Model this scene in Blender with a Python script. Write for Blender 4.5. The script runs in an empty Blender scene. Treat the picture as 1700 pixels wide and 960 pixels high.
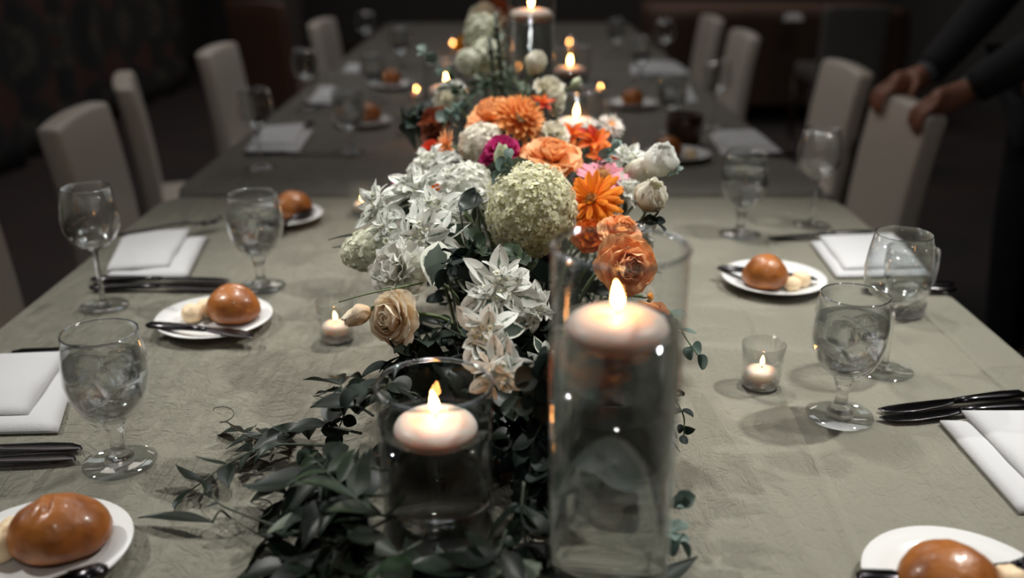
import bpy, bmesh, math, random
from mathutils import Vector, Matrix, Euler, noise

PI = math.pi
SC = bpy.context.scene
COL = SC.collection
rad = math.radians

# ------------------------------------------------------------------ camera
cam_data = bpy.data.cameras.new('camera')
cam_data.sensor_width = 36
cam_data.lens = 1600 / 1700 * 36
cam_data.clip_start = 0.02
cam_data.dof.use_dof = True
cam_data.dof.focus_distance = 1.03
cam_data.dof.aperture_fstop = 2.4
cam = bpy.data.objects.new('camera', cam_data)
cam.location = (0, 0, 1.27)
cam.rotation_euler = (rad(90 - 20.68), 0, 0)
COL.objects.link(cam)
SC.camera = cam

# ------------------------------------------------------------------ world, lights, exposure
world = bpy.data.worlds.new('world')
SC.world = world
world.use_nodes = True
world.node_tree.nodes['Background'].inputs[0].default_value = (0.8, 0.9, 1.0, 1)
world.node_tree.nodes['Background'].inputs[1].default_value = 0.02

SC.view_settings.view_transform = 'Standard'
SC.view_settings.look = 'None'
SC.view_settings.gamma = 1
SC.view_settings.exposure = 0.0
SC.cycles.max_bounces = 14
SC.cycles.transparent_max_bounces = 24
SC.cycles.transmission_bounces = 12
SC.cycles.glossy_bounces = 6
SC.cycles.diffuse_bounces = 3
SC.cycles.caustics_refractive = False
SC.cycles.caustics_reflective = False
SC.cycles.sample_clamp_indirect = 4
SC.cycles.use_denoising = True


def spot(name, loc, target, power, angle, blend, radius, color):
    d = bpy.data.lights.new(name, 'SPOT')
    d.energy = power
    d.spot_size = rad(angle)
    d.spot_blend = blend
    d.shadow_soft_size = radius
    d.color = color
    o = bpy.data.objects.new(name, d)
    o.location = loc
    o.rotation_euler = (Vector(target) - Vector(loc)).to_track_quat('-Z', 'Y').to_euler()
    COL.objects.link(o)
    return o


spot('overhead_spot', (-2.0, 1.40, 2.65), (-0.42, 0.98, 0.75), 158, 54, 1.0, 0.05, (1.0, 0.98, 0.93))
spot('overhead_spot', (1.35, 1.30, 2.75), (0.52, 0.98, 0.75), 222, 58, 1.0, 0.05, (1.0, 0.98, 0.93))
spot('overhead_spot', (-0.05, 1.95, 2.95), (0.0, 1.38, 0.85), 215, 40, 1.0, 0.10, (1.0, 0.98, 0.94))
spot('overhead_spot', (0.0, 2.6, 2.95), (0.35, 3.0, 0.75), 22, 100, 1.0, 0.15, (1.0, 0.89, 0.78))
spot('overhead_spot', (-0.3, 4.6, 2.95), (0.0, 4.8, 0.75), 16, 120, 1.0, 0.15, (0.95, 0.92, 0.92))


def panel(loc, size, power, color):  # unseen soft area light, added as general fill for the dark room
    d = bpy.data.lights.new('fill_panel', 'AREA')
    d.energy = power
    d.size = size
    d.color = color
    o = bpy.data.objects.new('fill_panel', d)
    o.location = loc
    COL.objects.link(o)


panel((-1.6, 3.6, 3.0), 1.0, 9, (1.0, 0.90, 0.82))
panel((-0.3, 3.3, 3.0), 1.0, 9, (0.88, 0.95, 1.0))
spot('overhead_spot', (0.1, -0.9, 2.95), (0.0, 1.6, 0.8), 34, 90, 1.0, 0.05, (1.0, 0.98, 0.94))  # unseen front fill, added to brighten the shaded fronts of the blooms
panel((1.2, 7.2, 3.0), 1.2, 14, (1.0, 0.90, 0.82))
panel((-1.2, 7.0, 3.0), 1.2, 8, (1.0, 0.90, 0.85))

# ------------------------------------------------------------------ materials
M = {}


def rgb(r, g, b):
    return (r, g, b, 1)


def nodemat(name):
    m = bpy.data.materials.new(name)
    m.use_nodes = True
    M[name] = m
    nt = m.node_tree
    return m, nt, nt.nodes['Principled BSDF'], nt.nodes['Material Output']


def pbr(name, col, rough=0.6, metal=0.0, spec=0.5, bump=0.0, bscale=40, var=0.0, translu=0.0, tip=None, sss=0.0,
        coat=0.0, noisecol=None, nscale=8, sssr=None, ssscale=0.01):
    m, nt, p, out = nodemat(name)
    L = nt.links
    p.inputs['Roughness'].default_value = rough
    p.inputs['Metallic'].default_value = metal
    p.inputs['Specular IOR Level'].default_value = spec
    if coat:
        p.inputs['Coat Weight'].default_value = coat
        p.inputs['Coat Roughness'].default_value = 0.15
    base = nt.nodes.new('ShaderNodeRGB')
    base.outputs[0].default_value = rgb(*col)
    csock = base.outputs[0]
    if tip is not None:
        tc = nt.nodes.new('ShaderNodeUVMap')
        sp = nt.nodes.new('ShaderNodeSeparateXYZ')
        L.new(tc.outputs[0], sp.inputs[0])
        rp = nt.nodes.new('ShaderNodeMapRange')
        rp.inputs[1].default_value = 0.25
        rp.inputs[2].default_value = 1.0
        L.new(sp.outputs[1], rp.inputs[0])
        mx = nt.nodes.new('ShaderNodeMix')
        mx.data_type = 'RGBA'
        L.new(rp.outputs[0], mx.inputs[0])
        L.new(csock, mx.inputs[6])
        mx.inputs[7].default_value = rgb(*tip)
        csock = mx.outputs[2]
    if noisecol is not None:
        tx = nt.nodes.new('ShaderNodeTexCoord')
        nz = nt.nodes.new('ShaderNodeTexNoise')
        nz.inputs['Scale'].default_value = nscale
        nz.inputs['Detail'].default_value = 5
        L.new(tx.outputs['Object'], nz.inputs['Vector'])
        cr = nt.nodes.new('ShaderNodeMapRange')
        cr.inputs[1].default_value = 0.4
        cr.inputs[2].default_value = 0.65
        L.new(nz.outputs[0], cr.inputs[0])
        mx = nt.nodes.new('ShaderNodeMix')
        mx.data_type = 'RGBA'
        L.new(cr.outputs[0], mx.inputs[0])
        L.new(csock, mx.inputs[6])
        mx.inputs[7].default_value = rgb(*noisecol)
        csock = mx.outputs[2]
    if var:
        oi = nt.nodes.new('ShaderNodeObjectInfo')
        mr = nt.nodes.new('ShaderNodeMapRange')
        mr.inputs[3].default_value = 1 - var
        mr.inputs[4].default_value = 1 + var
        L.new(oi.outputs['Random'], mr.inputs[0])
        hs = nt.nodes.new('ShaderNodeHueSaturation')
        L.new(mr.outputs[0], hs.inputs['Value'])
        mr2 = nt.nodes.new('ShaderNodeMapRange')
        mr2.inputs[3].default_value = 0.5 - var * 0.05
        mr2.inputs[4].default_value = 0.5 + var * 0.05
        L.new(oi.outputs['Random'], mr2.inputs[0])
        L.new(mr2.outputs[0], hs.inputs['Hue'])
        L.new(csock, hs.inputs['Color'])
        csock = hs.outputs[0]
    L.new(csock, p.inputs['Base Color'])
    if sss:
        p.inputs['Subsurface Weight'].default_value = sss
        p.inputs['Subsurface Radius'].default_value = sssr or (1, 0.6, 0.35)
        p.inputs['Subsurface Scale'].default_value = ssscale
    if bump:
        tx = nt.nodes.new('ShaderNodeTexCoord')
        nz = nt.nodes.new('ShaderNodeTexNoise')
        nz.inputs['Scale'].default_value = bscale
        nz.inputs['Detail'].default_value = 6
        L.new(tx.outputs['Object'], nz.inputs['Vector'])
        b = nt.nodes.new('ShaderNodeBump')
        b.inputs['Strength'].default_value = bump
        b.inputs['Distance'].default_value = 0.002
        L.new(nz.outputs[0], b.inputs['Height'])
        L.new(b.outputs[0], p.inputs['Normal'])
    if translu:
        tr = nt.nodes.new('ShaderNodeBsdfTranslucent')
        L.new(csock, tr.inputs[0])
        ms = nt.nodes.new('ShaderNodeMixShader')
        ms.inputs[0].default_value = translu
        L.new(p.outputs[0], ms.inputs[1])
        L.new(tr.outputs[0], ms.inputs[2])
        L.new(ms.outputs[0], out.inputs[0])
    return m


def petal_mat(name, col, tip=None, translu=0.3, var=0.08, rough=0.55):
    return pbr(name, col, rough=rough, spec=0.3, tip=tip, var=var, translu=translu)


def bract_mat(name, white, green, width):
    """white-edged leaf with a ragged green stripe along the midrib"""
    m, nt, p, out = nodemat(name)
    L = nt.links
    p.inputs['Roughness'].default_value = 0.6
    p.inputs['Specular IOR Level'].default_value = 0.3
    uv = nt.nodes.new('ShaderNodeUVMap')
    sp = nt.nodes.new('ShaderNodeSeparateXYZ')
    L.new(uv.outputs[0], sp.inputs[0])
    nz = nt.nodes.new('ShaderNodeTexNoise')
    nz.inputs['Scale'].default_value = 9
    nz.inputs['Detail'].default_value = 4
    L.new(uv.outputs[0], nz.inputs['Vector'])

    def math_(op, a, b=None, clamp=False):
        n = nt.nodes.new('ShaderNodeMath')
        n.operation = op
        n.use_clamp = clamp
        for i, v in enumerate((a, b)):
            if v is None:
                continue
            if isinstance(v, (int, float)):
                n.inputs[i].default_value = v
            else:
                L.new(v, n.inputs[i])
        return n.outputs[0]
    du = math_('ABSOLUTE', math_('SUBTRACT', sp.outputs[0], 0.5))
    wv = math_('MULTIPLY', math_('SINE', math_('MULTIPLY', sp.outputs[1], PI * 0.95)), width)
    wv = math_('ADD', wv, math_('MULTIPLY', math_('SUBTRACT', nz.outputs[0], 0.5), 0.22))
    f = math_('MULTIPLY', math_('SUBTRACT', wv, du), 22, True)
    mx = nt.nodes.new('ShaderNodeMix')
    mx.data_type = 'RGBA'
    L.new(f, mx.inputs[0])
    mx.inputs[6].default_value = rgb(*white)
    mx.inputs[7].default_value = rgb(*green)
    L.new(mx.outputs[2], p.inputs['Base Color'])
    tr = nt.nodes.new('ShaderNodeBsdfTranslucent')
    L.new(mx.outputs[2], tr.inputs[0])
    ms = nt.nodes.new('ShaderNodeMixShader')
    ms.inputs[0].default_value = 0.3
    L.new(p.outputs[0], ms.inputs[1])
    L.new(tr.outputs[0], ms.inputs[2])
    L.new(ms.outputs[0], out.inputs[0])
    return m


def thin_glass(name, edge=0.9, tint=(0.97, 0.98, 0.98), base=0.06, power=3.2):
    m, nt, p, out = nodemat(name)
    L = nt.links
    lw = nt.nodes.new('ShaderNodeLayerWeight')
    lw.inputs[0].default_value = 0.5
    pw = nt.nodes.new('ShaderNodeMath')
    pw.operation = 'POWER'
    pw.inputs[1].default_value = power
    L.new(lw.outputs['Facing'], pw.inputs[0])
    mr = nt.nodes.new('ShaderNodeMapRange')
    mr.inputs[3].default_value = base
    mr.inputs[4].default_value = edge
    L.new(pw.outputs[0], mr.inputs[0])
    t = nt.nodes.new('ShaderNodeBsdfTransparent')
    t.inputs[0].default_value = rgb(*tint)
    g = nt.nodes.new('ShaderNodeBsdfGlossy')
    g.inputs['Roughness'].default_value = 0.02
    g.inputs[0].default_value = (1, 1, 1, 1)
    ms = nt.nodes.new('ShaderNodeMixShader')
    L.new(mr.outputs[0], ms.inputs[0])
    L.new(t.outputs[0], ms.inputs[1])
    L.new(g.outputs[0], ms.inputs[2])
    L.new(ms.outputs[0], out.inputs[0])
    nt.nodes.remove(p)
    return m


def refr(name, ior, clear, tint=(1, 1, 1), rough=0.0, bump=0.0, bscale=60):
    m, nt, p, out = nodemat(name)
    L = nt.links
    g = nt.nodes.new('ShaderNodeBsdfGlass')
    g.inputs['IOR'].default_value = ior
    g.inputs['Roughness'].default_value = rough
    g.inputs[0].default_value = rgb(*tint)
    t = nt.nodes.new('ShaderNodeBsdfTransparent')
    t.inputs[0].default_value = rgb(*tint)
    ms = nt.nodes.new('ShaderNodeMixShader')
    ms.inputs[0].default_value = clear
    L.new(g.outputs[0], ms.inputs[1])
    L.new(t.outputs[0], ms.inputs[2])
    L.new(ms.outputs[0], out.inputs[0])
    if bump:
        tx = nt.nodes.new('ShaderNodeTexCoord')
        nz = nt.nodes.new('ShaderNodeTexNoise')
        nz.inputs['Scale'].default_value = bscale
        L.new(tx.outputs['Object'], nz.inputs['Vector'])
        b = nt.nodes.new('ShaderNodeBump')
        b.inputs['Strength'].default_value = bump
        b.inputs['Distance'].default_value = 0.004
        L.new(nz.outputs[0], b.inputs['Height'])
        L.new(b.outputs[0], g.inputs['Normal'])
    nt.nodes.remove(p)
    return m


def emit(name, col, strength):
    m, nt, p, out = nodemat(name)
    e = nt.nodes.new('ShaderNodeEmission')
    e.inputs[0].default_value = rgb(*col)
    e.inputs[1].default_value = strength
    nt.links.new(e.outputs[0], out.inputs[0])
    nt.nodes.remove(p)
    return m


def cloth_mat(name, col, bumpk, spec):
    m, nt, p, out = nodemat(name)
    L = nt.links
    tx = nt.nodes.new('ShaderNodeTexCoord')
    mp = nt.nodes.new('ShaderNodeMapping')
    mp.inputs['Rotation'].default_value = (0, 0, rad(-38))
    mp.inputs['Scale'].default_value = (62, 17, 30)
    L.new(tx.outputs['Object'], mp.inputs[0])
    n1 = nt.nodes.new('ShaderNodeTexNoise')
    n1.inputs['Scale'].default_value = 1.0
    n1.inputs['Detail'].default_value = 7
    n1.inputs['Roughness'].default_value = 0.62
    n1.inputs['Distortion'].default_value = 1.6
    L.new(mp.outputs[0], n1.inputs['Vector'])
    # crushed fabric: ridged noise
    n2 = nt.nodes.new('ShaderNodeTexNoise')
    n2.inputs['Scale'].default_value = 26
    n2.inputs['Detail'].default_value = 5
    n2.inputs['Distortion'].default_value = 2.5
    L.new(tx.outputs['Object'], n2.inputs['Vector'])
    n3 = nt.nodes.new('ShaderNodeTexNoise')      # large patches where the crushing is stronger
    n3.inputs['Scale'].default_value = 3.0
    L.new(tx.outputs['Object'], n3.inputs['Vector'])
    wv = nt.nodes.new('ShaderNodeTexWave')        # weave threads
    wv.inputs['Scale'].default_value = 420
    wv.inputs['Distortion'].default_value = 1.0
    L.new(tx.outputs['Object'], wv.inputs['Vector'])
    # pressed fold lines along the table
    mp2 = nt.nodes.new('ShaderNodeMapping')
    mp2.inputs['Scale'].default_value = (5.2, 0.45, 1)
    L.new(tx.outputs['Object'], mp2.inputs[0])
    vo = nt.nodes.new('ShaderNodeTexVoronoi')
    vo.feature = 'DISTANCE_TO_EDGE'
    vo.inputs['Scale'].default_value = 1.0
    L.new(mp2.outputs[0], vo.inputs['Vector'])
    vr = nt.nodes.new('ShaderNodeMapRange')
    vr.inputs[1].default_value = 0.0
    vr.inputs[2].default_value = 0.035
    vr.inputs[3].default_value = 1.0
    vr.inputs[4].default_value = 0.0
    L.new(vo.outputs['Distance'], vr.inputs[0])
    ab = nt.nodes.new('ShaderNodeMath')
    ab.operation = 'SUBTRACT'
    ab.inputs[1].default_value = 0.5
    L.new(n2.outputs[0], ab.inputs[0])
    ab2 = nt.nodes.new('ShaderNodeMath')
    ab2.operation = 'ABSOLUTE'
    L.new(ab.outputs[0], ab2.inputs[0])
    add = nt.nodes.new('ShaderNodeMath')
    add.operation = 'MULTIPLY_ADD'
    L.new(ab2.outputs[0], add.inputs[0])
    add.inputs[1].default_value = -1.2
    L.new(n1.outputs[0], add.inputs[2])
    am = nt.nodes.new('ShaderNodeMath')
    am.operation = 'MULTIPLY'
    L.new(add.outputs[0], am.inputs[0])
    sx = nt.nodes.new('ShaderNodeSeparateXYZ')
    L.new(tx.outputs['Object'], sx.inputs[0])
    gx = nt.nodes.new('ShaderNodeMapRange')      # the right half of the cloth is pressed smoother
    gx.inputs[1].default_value = -0.6
    gx.inputs[2].default_value = 0.35
    gx.inputs[3].default_value = 1.5
    gx.inputs[4].default_value = 0.42
    L.new(sx.outputs[0], gx.inputs[0])
    gm = nt.nodes.new('ShaderNodeMath')
    gm.operation = 'MULTIPLY'
    L.new(n3.outputs[0], gm.inputs[0])
    L.new(gx.outputs[0], gm.inputs[1])
    L.new(gm.outputs[0], am.inputs[1])
    a3 = nt.nodes.new('ShaderNodeMath')
    a3.operation = 'MULTIPLY_ADD'
    L.new(vr.outputs[0], a3.inputs[0])
    a3.inputs[1].default_value = 0.38
    L.new(am.outputs[0], a3.inputs[2])
    a4 = nt.nodes.new('ShaderNodeMath')
    a4.operation = 'MULTIPLY_ADD'
    L.new(wv.outputs[0], a4.inputs[0])
    a4.inputs[1].default_value = 0.02
    L.new(a3.outputs[0], a4.inputs[2])
    b = nt.nodes.new('ShaderNodeBump')
    b.inputs['Strength'].default_value = bumpk
    b.inputs['Distance'].default_value = 0.030
    L.new(a4.outputs[0], b.inputs['Height'])
    L.new(b.outputs[0], p.inputs['Normal'])
    mx = nt.nodes.new('ShaderNodeMix')
    mx.data_type = 'RGBA'
    L.new(n3.outputs[0], mx.inputs[0])
    mx.inputs[6].default_value = rgb(*[c * 0.9 for c in col])
    mx.inputs[7].default_value = rgb(*[c * 1.08 for c in col])
    L.new(mx.outputs[2], p.inputs['Base Color'])
    p.inputs['Roughness'].default_value = 0.37
    p.inputs['Specular IOR Level'].default_value = spec
    return m


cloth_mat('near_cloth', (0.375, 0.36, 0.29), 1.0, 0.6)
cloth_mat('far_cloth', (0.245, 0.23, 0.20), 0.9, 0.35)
pbr('napkin', (0.53, 0.53, 0.54), 0.8, bump=0.25, bscale=500)
pbr('chair_vinyl', (0.55, 0.49, 0.43), 0.38, bump=0.15, bscale=60)
pbr('tan_vinyl', (0.09, 0.045, 0.03), 0.5, bump=0.15, bscale=60)
pbr('dark_wood', (0.035, 0.018, 0.012), 0.35, bump=0.2, noisecol=(0.07, 0.03, 0.018), nscale=14)
pbr('brown_cloth', (0.10, 0.055, 0.038), 0.8, bump=0.2)
pbr('grey_vinyl', (0.16, 0.15, 0.14), 0.5)
pbr('carpet', (0.04, 0.034, 0.034), 0.95, bump=0.5, bscale=300, noisecol=(0.06, 0.04, 0.036), nscale=3)
pbr('wall_paint', (0.07, 0.066, 0.066), 0.9, bump=0.2)
pbr('ceiling_paint', (0.03, 0.03, 0.03), 0.9)
pbr('pillar_paint', (0.10, 0.085, 0.08), 0.8)
pbr('porcelain', (0.72, 0.72, 0.71), 0.18, spec=0.6, coat=0.3)
pbr('crust', (0.36, 0.120, 0.022), 0.40, spec=0.45, bump=0.6, bscale=110, noisecol=(0.20, 0.055, 0.010), nscale=30, coat=0.25)
pbr('butter', (0.80, 0.62, 0.40), 0.5, bump=0.3, bscale=160, sss=0.2)
pbr('steel', (0.055, 0.052, 0.055), 0.22, metal=1.0)
pbr('wax', (0.76, 0.68, 0.62), 0.4, sss=0.9, ssscale=0.03, sssr=(1, 0.55, 0.35))
pbr('aluminium', (0.7, 0.7, 0.7), 0.3, metal=1.0)
pbr('wick', (0.03, 0.015, 0.01), 0.9)
emit('flame', (1.0, 0.40, 0.11), 70)
emit('flame_tip', (1.0, 0.60, 0.25), 46)
thin_glass('thin_glass', edge=0.85, tint=(0.955, 0.965, 0.965), base=0.05, power=2.7)
thin_glass('vase_glass', edge=0.6, tint=(0.97, 0.975, 0.975), base=0.03, power=3.6)
thin_glass('tumbler_glass', edge=0.8, base=0.1, power=2.0)
thin_glass('rim_glass', edge=0.85, tint=(0.80, 0.82, 0.84), base=0.10, power=1.6)
refr('solid_glass', 1.45, 0.35)
thin_glass('foot_glass', edge=0.8, tint=(0.93, 0.94, 0.94), base=0.05, power=3.0)
refr('water', 1.333, 0.22, tint=(0.96, 0.97, 0.97))
refr('goblet_water', 1.333, 0.30, tint=(0.97, 0.97, 0.97), bump=0.35, bscale=60)
refr('ice', 1.31, 0.25, tint=(1, 1, 1), rough=0.03, bump=0.6, bscale=90)

petal_mat('dahlia_orange', (0.85, 0.34, 0.10), tip=(0.94, 0.50, 0.20))
petal_mat('rose_orange', (0.90, 0.33, 0.09), tip=(0.97, 0.54, 0.26))
petal_mat('rose_coral', (0.85, 0.16, 0.05), tip=(0.92, 0.33, 0.14))
petal_mat('zinnia_orange', (0.80, 0.20, 0.010), tip=(0.88, 0.28, 0.018), rough=0.7)
petal_mat('daisy_peach', (0.90, 0.33, 0.11), tip=(0.95, 0.52, 0.28))
petal_mat('pink_petal', (0.80, 0.42, 0.44), tip=(0.86, 0.32, 0.43))
petal_mat('magenta_petal', (0.40, 0.012, 0.11), tip=(0.58, 0.04, 0.21))
petal_mat('red_petal', (0.55, 0.025, 0.015), tip=(0.75, 0.09, 0.04))
petal_mat('rust_petal', (0.20, 0.04, 0.02), tip=(0.32, 0.09, 0.04))
petal_mat('lily_orange', (0.75, 0.12, 0.012), tip=(0.88, 0.25, 0.03))
petal_mat('ivory_petal', (0.72, 0.66, 0.45), tip=(0.84, 0.81, 0.70))
petal_mat('white_petal', (0.76, 0.77, 0.66), tip=(0.85, 0.85, 0.81))
petal_mat('cream_rose', (0.84, 0.64, 0.40), tip=(0.86, 0.78, 0.64))
petal_mat('straw_petal', (0.80, 0.70, 0.62), tip=(0.88, 0.84, 0.78))
petal_mat('hydrangea_petal', (0.66, 0.64, 0.37), tip=(0.84, 0.83, 0.68), var=0.12)
petal_mat('floret_ivory', (0.74, 0.68, 0.55), tip=(0.84, 0.81, 0.72), var=0.1)
petal_mat('stock_petal', (0.74, 0.76, 0.58), tip=(0.83, 0.83, 0.72))
petal_mat('bud_green', (0.45, 0.52, 0.32), tip=(0.72, 0.74, 0.55))
petal_mat('yellow_petal', (0.75, 0.33, 0.01), tip=(0.85, 0.45, 0.02))
pbr('flower_centre', (0.42, 0.20, 0.04), 0.8, bump=0.8, bscale=700, noisecol=(0.10, 0.05, 0.02), nscale=300)
pbr('orange_centre', (0.90, 0.35, 0.04), 0.8, bump=0.8, bscale=700)
pbr('pale_centre', (0.75, 0.72, 0.58), 0.7, noisecol=(0.30, 0.34, 0.14), nscale=120)
bract_mat('bract', (0.78, 0.79, 0.74), (0.13, 0.18, 0.13), 0.085)
bract_mat('bract_leaf', (0.70, 0.72, 0.62), (0.035, 0.055, 0.035), 0.42)
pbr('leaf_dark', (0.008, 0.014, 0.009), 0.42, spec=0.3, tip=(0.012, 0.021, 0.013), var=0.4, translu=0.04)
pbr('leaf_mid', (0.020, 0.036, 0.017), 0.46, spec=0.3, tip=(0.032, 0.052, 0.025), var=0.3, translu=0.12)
pbr('leaf_pale', (0.11, 0.14, 0.095), 0.5, tip=(0.15, 0.19, 0.13), var=0.2, translu=0.1)
pbr('leaf_euc', (0.09, 0.145, 0.125), 0.55, tip=(0.14, 0.20, 0.17), var=0.25, translu=0.12)
pbr('leaf_euc_dark', (0.010, 0.018, 0.014), 0.6, spec=0.2, var=0.3, translu=0.08)
pbr('stem_green', (0.10, 0.14, 0.06), 0.5)
pbr('stem_dark', (0.03, 0.04, 0.022), 0.5)
pbr('skin', (0.28, 0.12, 0.075), 0.5, sss=0.1)
pbr('suit', (0.008, 0.008, 0.010), 0.85)
pbr('shirt', (0.09, 0.10, 0.11), 0.8)
pbr('hair', (0.02, 0.013, 0.01), 0.6, bump=0.8, bscale=200)
pbr('eye_white', (0.7, 0.7, 0.7), 0.2)

# ------------------------------------------------------------------ helpers


def tag(o, label=None, cat=None, group=None, kind=None):
    if label:
        o['label'] = label
    if cat:
        o['category'] = cat
    if group:
        o['group'] = group
    if kind:
        o['kind'] = kind
    return o


def mk(name, verts, faces, mat, smooth=True, uvs=None):
    me = bpy.data.meshes.new(name)
    me.from_pydata([tuple(v) for v in verts], [], faces)
    if uvs is not None:
        ul = me.uv_layers.new(name='UVMap')
        for lp in me.loops:
            ul.data[lp.index].uv = uvs[lp.vertex_index]
    if smooth:
        me.polygons.foreach_set('use_smooth', [True] * len(me.polygons))
    me.materials.append(M[mat])
    me.update()
    return me


def add(name, me, parent=None, mat4=None):
    o = bpy.data.objects.new(name, me)
    COL.objects.link(o)
    if parent is not None:
        o.parent = parent
    if mat4 is not None:
        o.matrix_local = mat4
    return o


def empty(name, loc, rz=0.0):
    o = bpy.data.objects.new(name, None)
    o.empty_display_size = 0.05
    o.location = loc
    o.rotation_euler = (0, 0, rz)
    COL.objects.link(o)
    return o


def copy_tree(src, loc, rz=None, label=None, group=None, parent=None, pick=None):
    c = src.copy()
    COL.objects.link(c)
    if parent is not None:
        c.parent = parent
    if loc is not None:
        c.location = loc
    if rz is not None:
        c.rotation_euler = (0, 0, rz)
    if label:
        c['label'] = label
    if group:
        c['group'] = group
    for ch in list(src.children):
        copy_tree(ch, None, parent=c)
    return c


def lathe(profile, n=40, closed=True):
    vs, fs = [], []
    rings = []
    for r, z in profile:
        if r < 1e-6:
            rings.append([len(vs)])
            vs.append((0, 0, z))
        else:
            rings.append(list(range(len(vs), len(vs) + n)))
            vs += [(r * math.cos(2 * PI * i / n), r * math.sin(2 * PI * i / n), z) for i in range(n)]
    for a, b in zip(rings, rings[1:]):
        if len(a) == 1 and len(b) == 1:
            continue
        for i in range(n):
            j = (i + 1) % n
            if len(a) == 1:
                fs.append((a[0], b[j], b[i]))
            elif len(b) == 1:
                fs.append((a[i], a[j], b[0]))
            else:
                fs.append((a[i], a[j], b[j], b[i]))
    return vs, fs


def tube(pts, radii, n=8):
    pts = [Vector(p) for p in pts]
    vs, fs = [], []
    if isinstance(radii, (int, float)):
        radii = [radii] * len(pts)
    up = Vector((0, 0, 1))
    for i, p in enumerate(pts):
        t = (pts[min(i + 1, len(pts) - 1)] - pts[max(i - 1, 0)]).normalized()
        a = t.cross(up if abs(t.z) < 0.95 else Vector((1, 0, 0))).normalized()
        b = t.cross(a)
        for k in range(n):
            q = 2 * PI * k / n
            vs.append(p + (a * math.cos(q) + b * math.sin(q)) * radii[i])
    for i in range(len(pts) - 1):
        for k in range(n):
            l = (k + 1) % n
            fs.append((i * n + k, (i + 1) * n + k, (i + 1) * n + l, i * n + l))
    fs.append(tuple(range(n)))
    e = (len(pts) - 1) * n
    fs.append(tuple(e + k for k in reversed(range(n))))
    return vs, fs


def smooth_path(pts, k=6):
    pts = [Vector(p) for p in pts]
    P_ = [pts[0] * 2 - pts[1]] + pts + [pts[-1] * 2 - pts[-2]]
    out = []
    for i in range(1, len(P_) - 2):
        a, b, c, d = P_[i - 1], P_[i], P_[i + 1], P_[i + 2]
        for j in range(k):
            t = j / k
            out.append(0.5 * ((2 * b) + (c - a) * t + (2 * a - 5 * b + 4 * c - d) * t * t + (3 * b - a - 3 * c + d) * t ** 3))
    out.append(pts[-1])
    return out


def loft(secs, n=12, power=2.0):
    """secs: (y, half width, half thickness, z [, x]) cross-sections along +Y"""
    vs, fs = [], []
    for s in secs:
        y, w, h, z = s[:4]
        x0 = s[4] if len(s) > 4 else 0
        for k in range(n):
            q = 2 * PI * k / n
            cx, sx = math.cos(q), math.sin(q)
            e = 2.0 / power
            vs.append((x0 + w * math.copysign(abs(cx) ** e, cx), y, z + h * math.copysign(abs(sx) ** e, sx)))
    m = len(secs)
    for i in range(m - 1):
        for k in range(n):
            l = (k + 1) % n
            fs.append((i * n + k, i * n + l, (i + 1) * n + l, (i + 1) * n + k))
    fs.append(tuple(reversed(range(n))))
    fs.append(tuple((m - 1) * n + k for k in range(n)))
    return vs, fs


def rbox(w, d, h, bev=0.01, seg=3, cz=0.0):
    bm = bmesh.new()
    bmesh.ops.create_cube(bm, size=1)
    for v in bm.verts:
        v.co = Vector((v.co.x * w, v.co.y * d, v.co.z * h + cz))
    bmesh.ops.bevel(bm, geom=bm.edges[:], offset=bev, segments=seg, affect='EDGES', profile=0.5)
    vs = [v.co.copy() for v in bm.verts]
    bm.verts.index_update()
    fs = [tuple(v.index for v in f.verts) for f in bm.faces]
    bm.free()
    return vs, fs


def merge(*parts):
    vs, fs = [], []
    for v, f in parts:
        o = len(vs)
        vs += list(v)
        fs += [tuple(i + o for i in q) for q in f]
    return vs, fs


def moved(geo, loc=(0, 0, 0), rot=(0, 0, 0), sc=1):
    m = Matrix.Translation(loc) @ Euler(rot).to_matrix().to_4x4() @ Matrix.Scale(sc, 4)
    return [m @ Vector(v) for v in geo[0]], geo[1]


# ------------------------------------------------------------------ setting
def plane_box(name, x0, x1, y0, y1, z0, z1, mat):
    v, f = rbox(x1 - x0, y1 - y0, z1 - z0, 0.002, 1)
    c = Vector(((x0 + x1) / 2, (y0 + y1) / 2, (z0 + z1) / 2))
    o = add(name, mk(name, v, f, mat, False))
    o.location = c
    return tag(o, kind='structure')


plane_box('floor', -3.2, 3.6, -2.2, 10.2, -0.1, 0.0, 'carpet')
plane_box('ceiling', -3.2, 3.6, -2.2, 10.2, 3.1, 3.2, 'ceiling_paint')
plane_box('wall_left', -3.2, -3.05, -2.2, 10.2, 0.0, 3.1, 'wall_paint')
plane_box('wall_right', 3.45, 3.6, -2.2, 10.2, 0.0, 3.1, 'wall_paint')
plane_box('wall_back', -3.05, 3.45, 10.05, 10.2, 0.0, 3.1, 'wall_paint')
plane_box('wall_front', -3.05, 3.45, -2.2, -2.05, 0.0, 3.1, 'wall_paint')
plane_box('baseboard_left', -3.05, -3.03, -2.05, 10.05, 0.0, 0.12, 'dark_wood')
plane_box('baseboard_back', -3.03, 3.45, 10.03, 10.05, 0.0, 0.12, 'dark_wood')
plane_box('pillar', -2.05, -1.75, 8.0, 8.35, 0.0, 3.1, 'pillar_paint')

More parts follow.
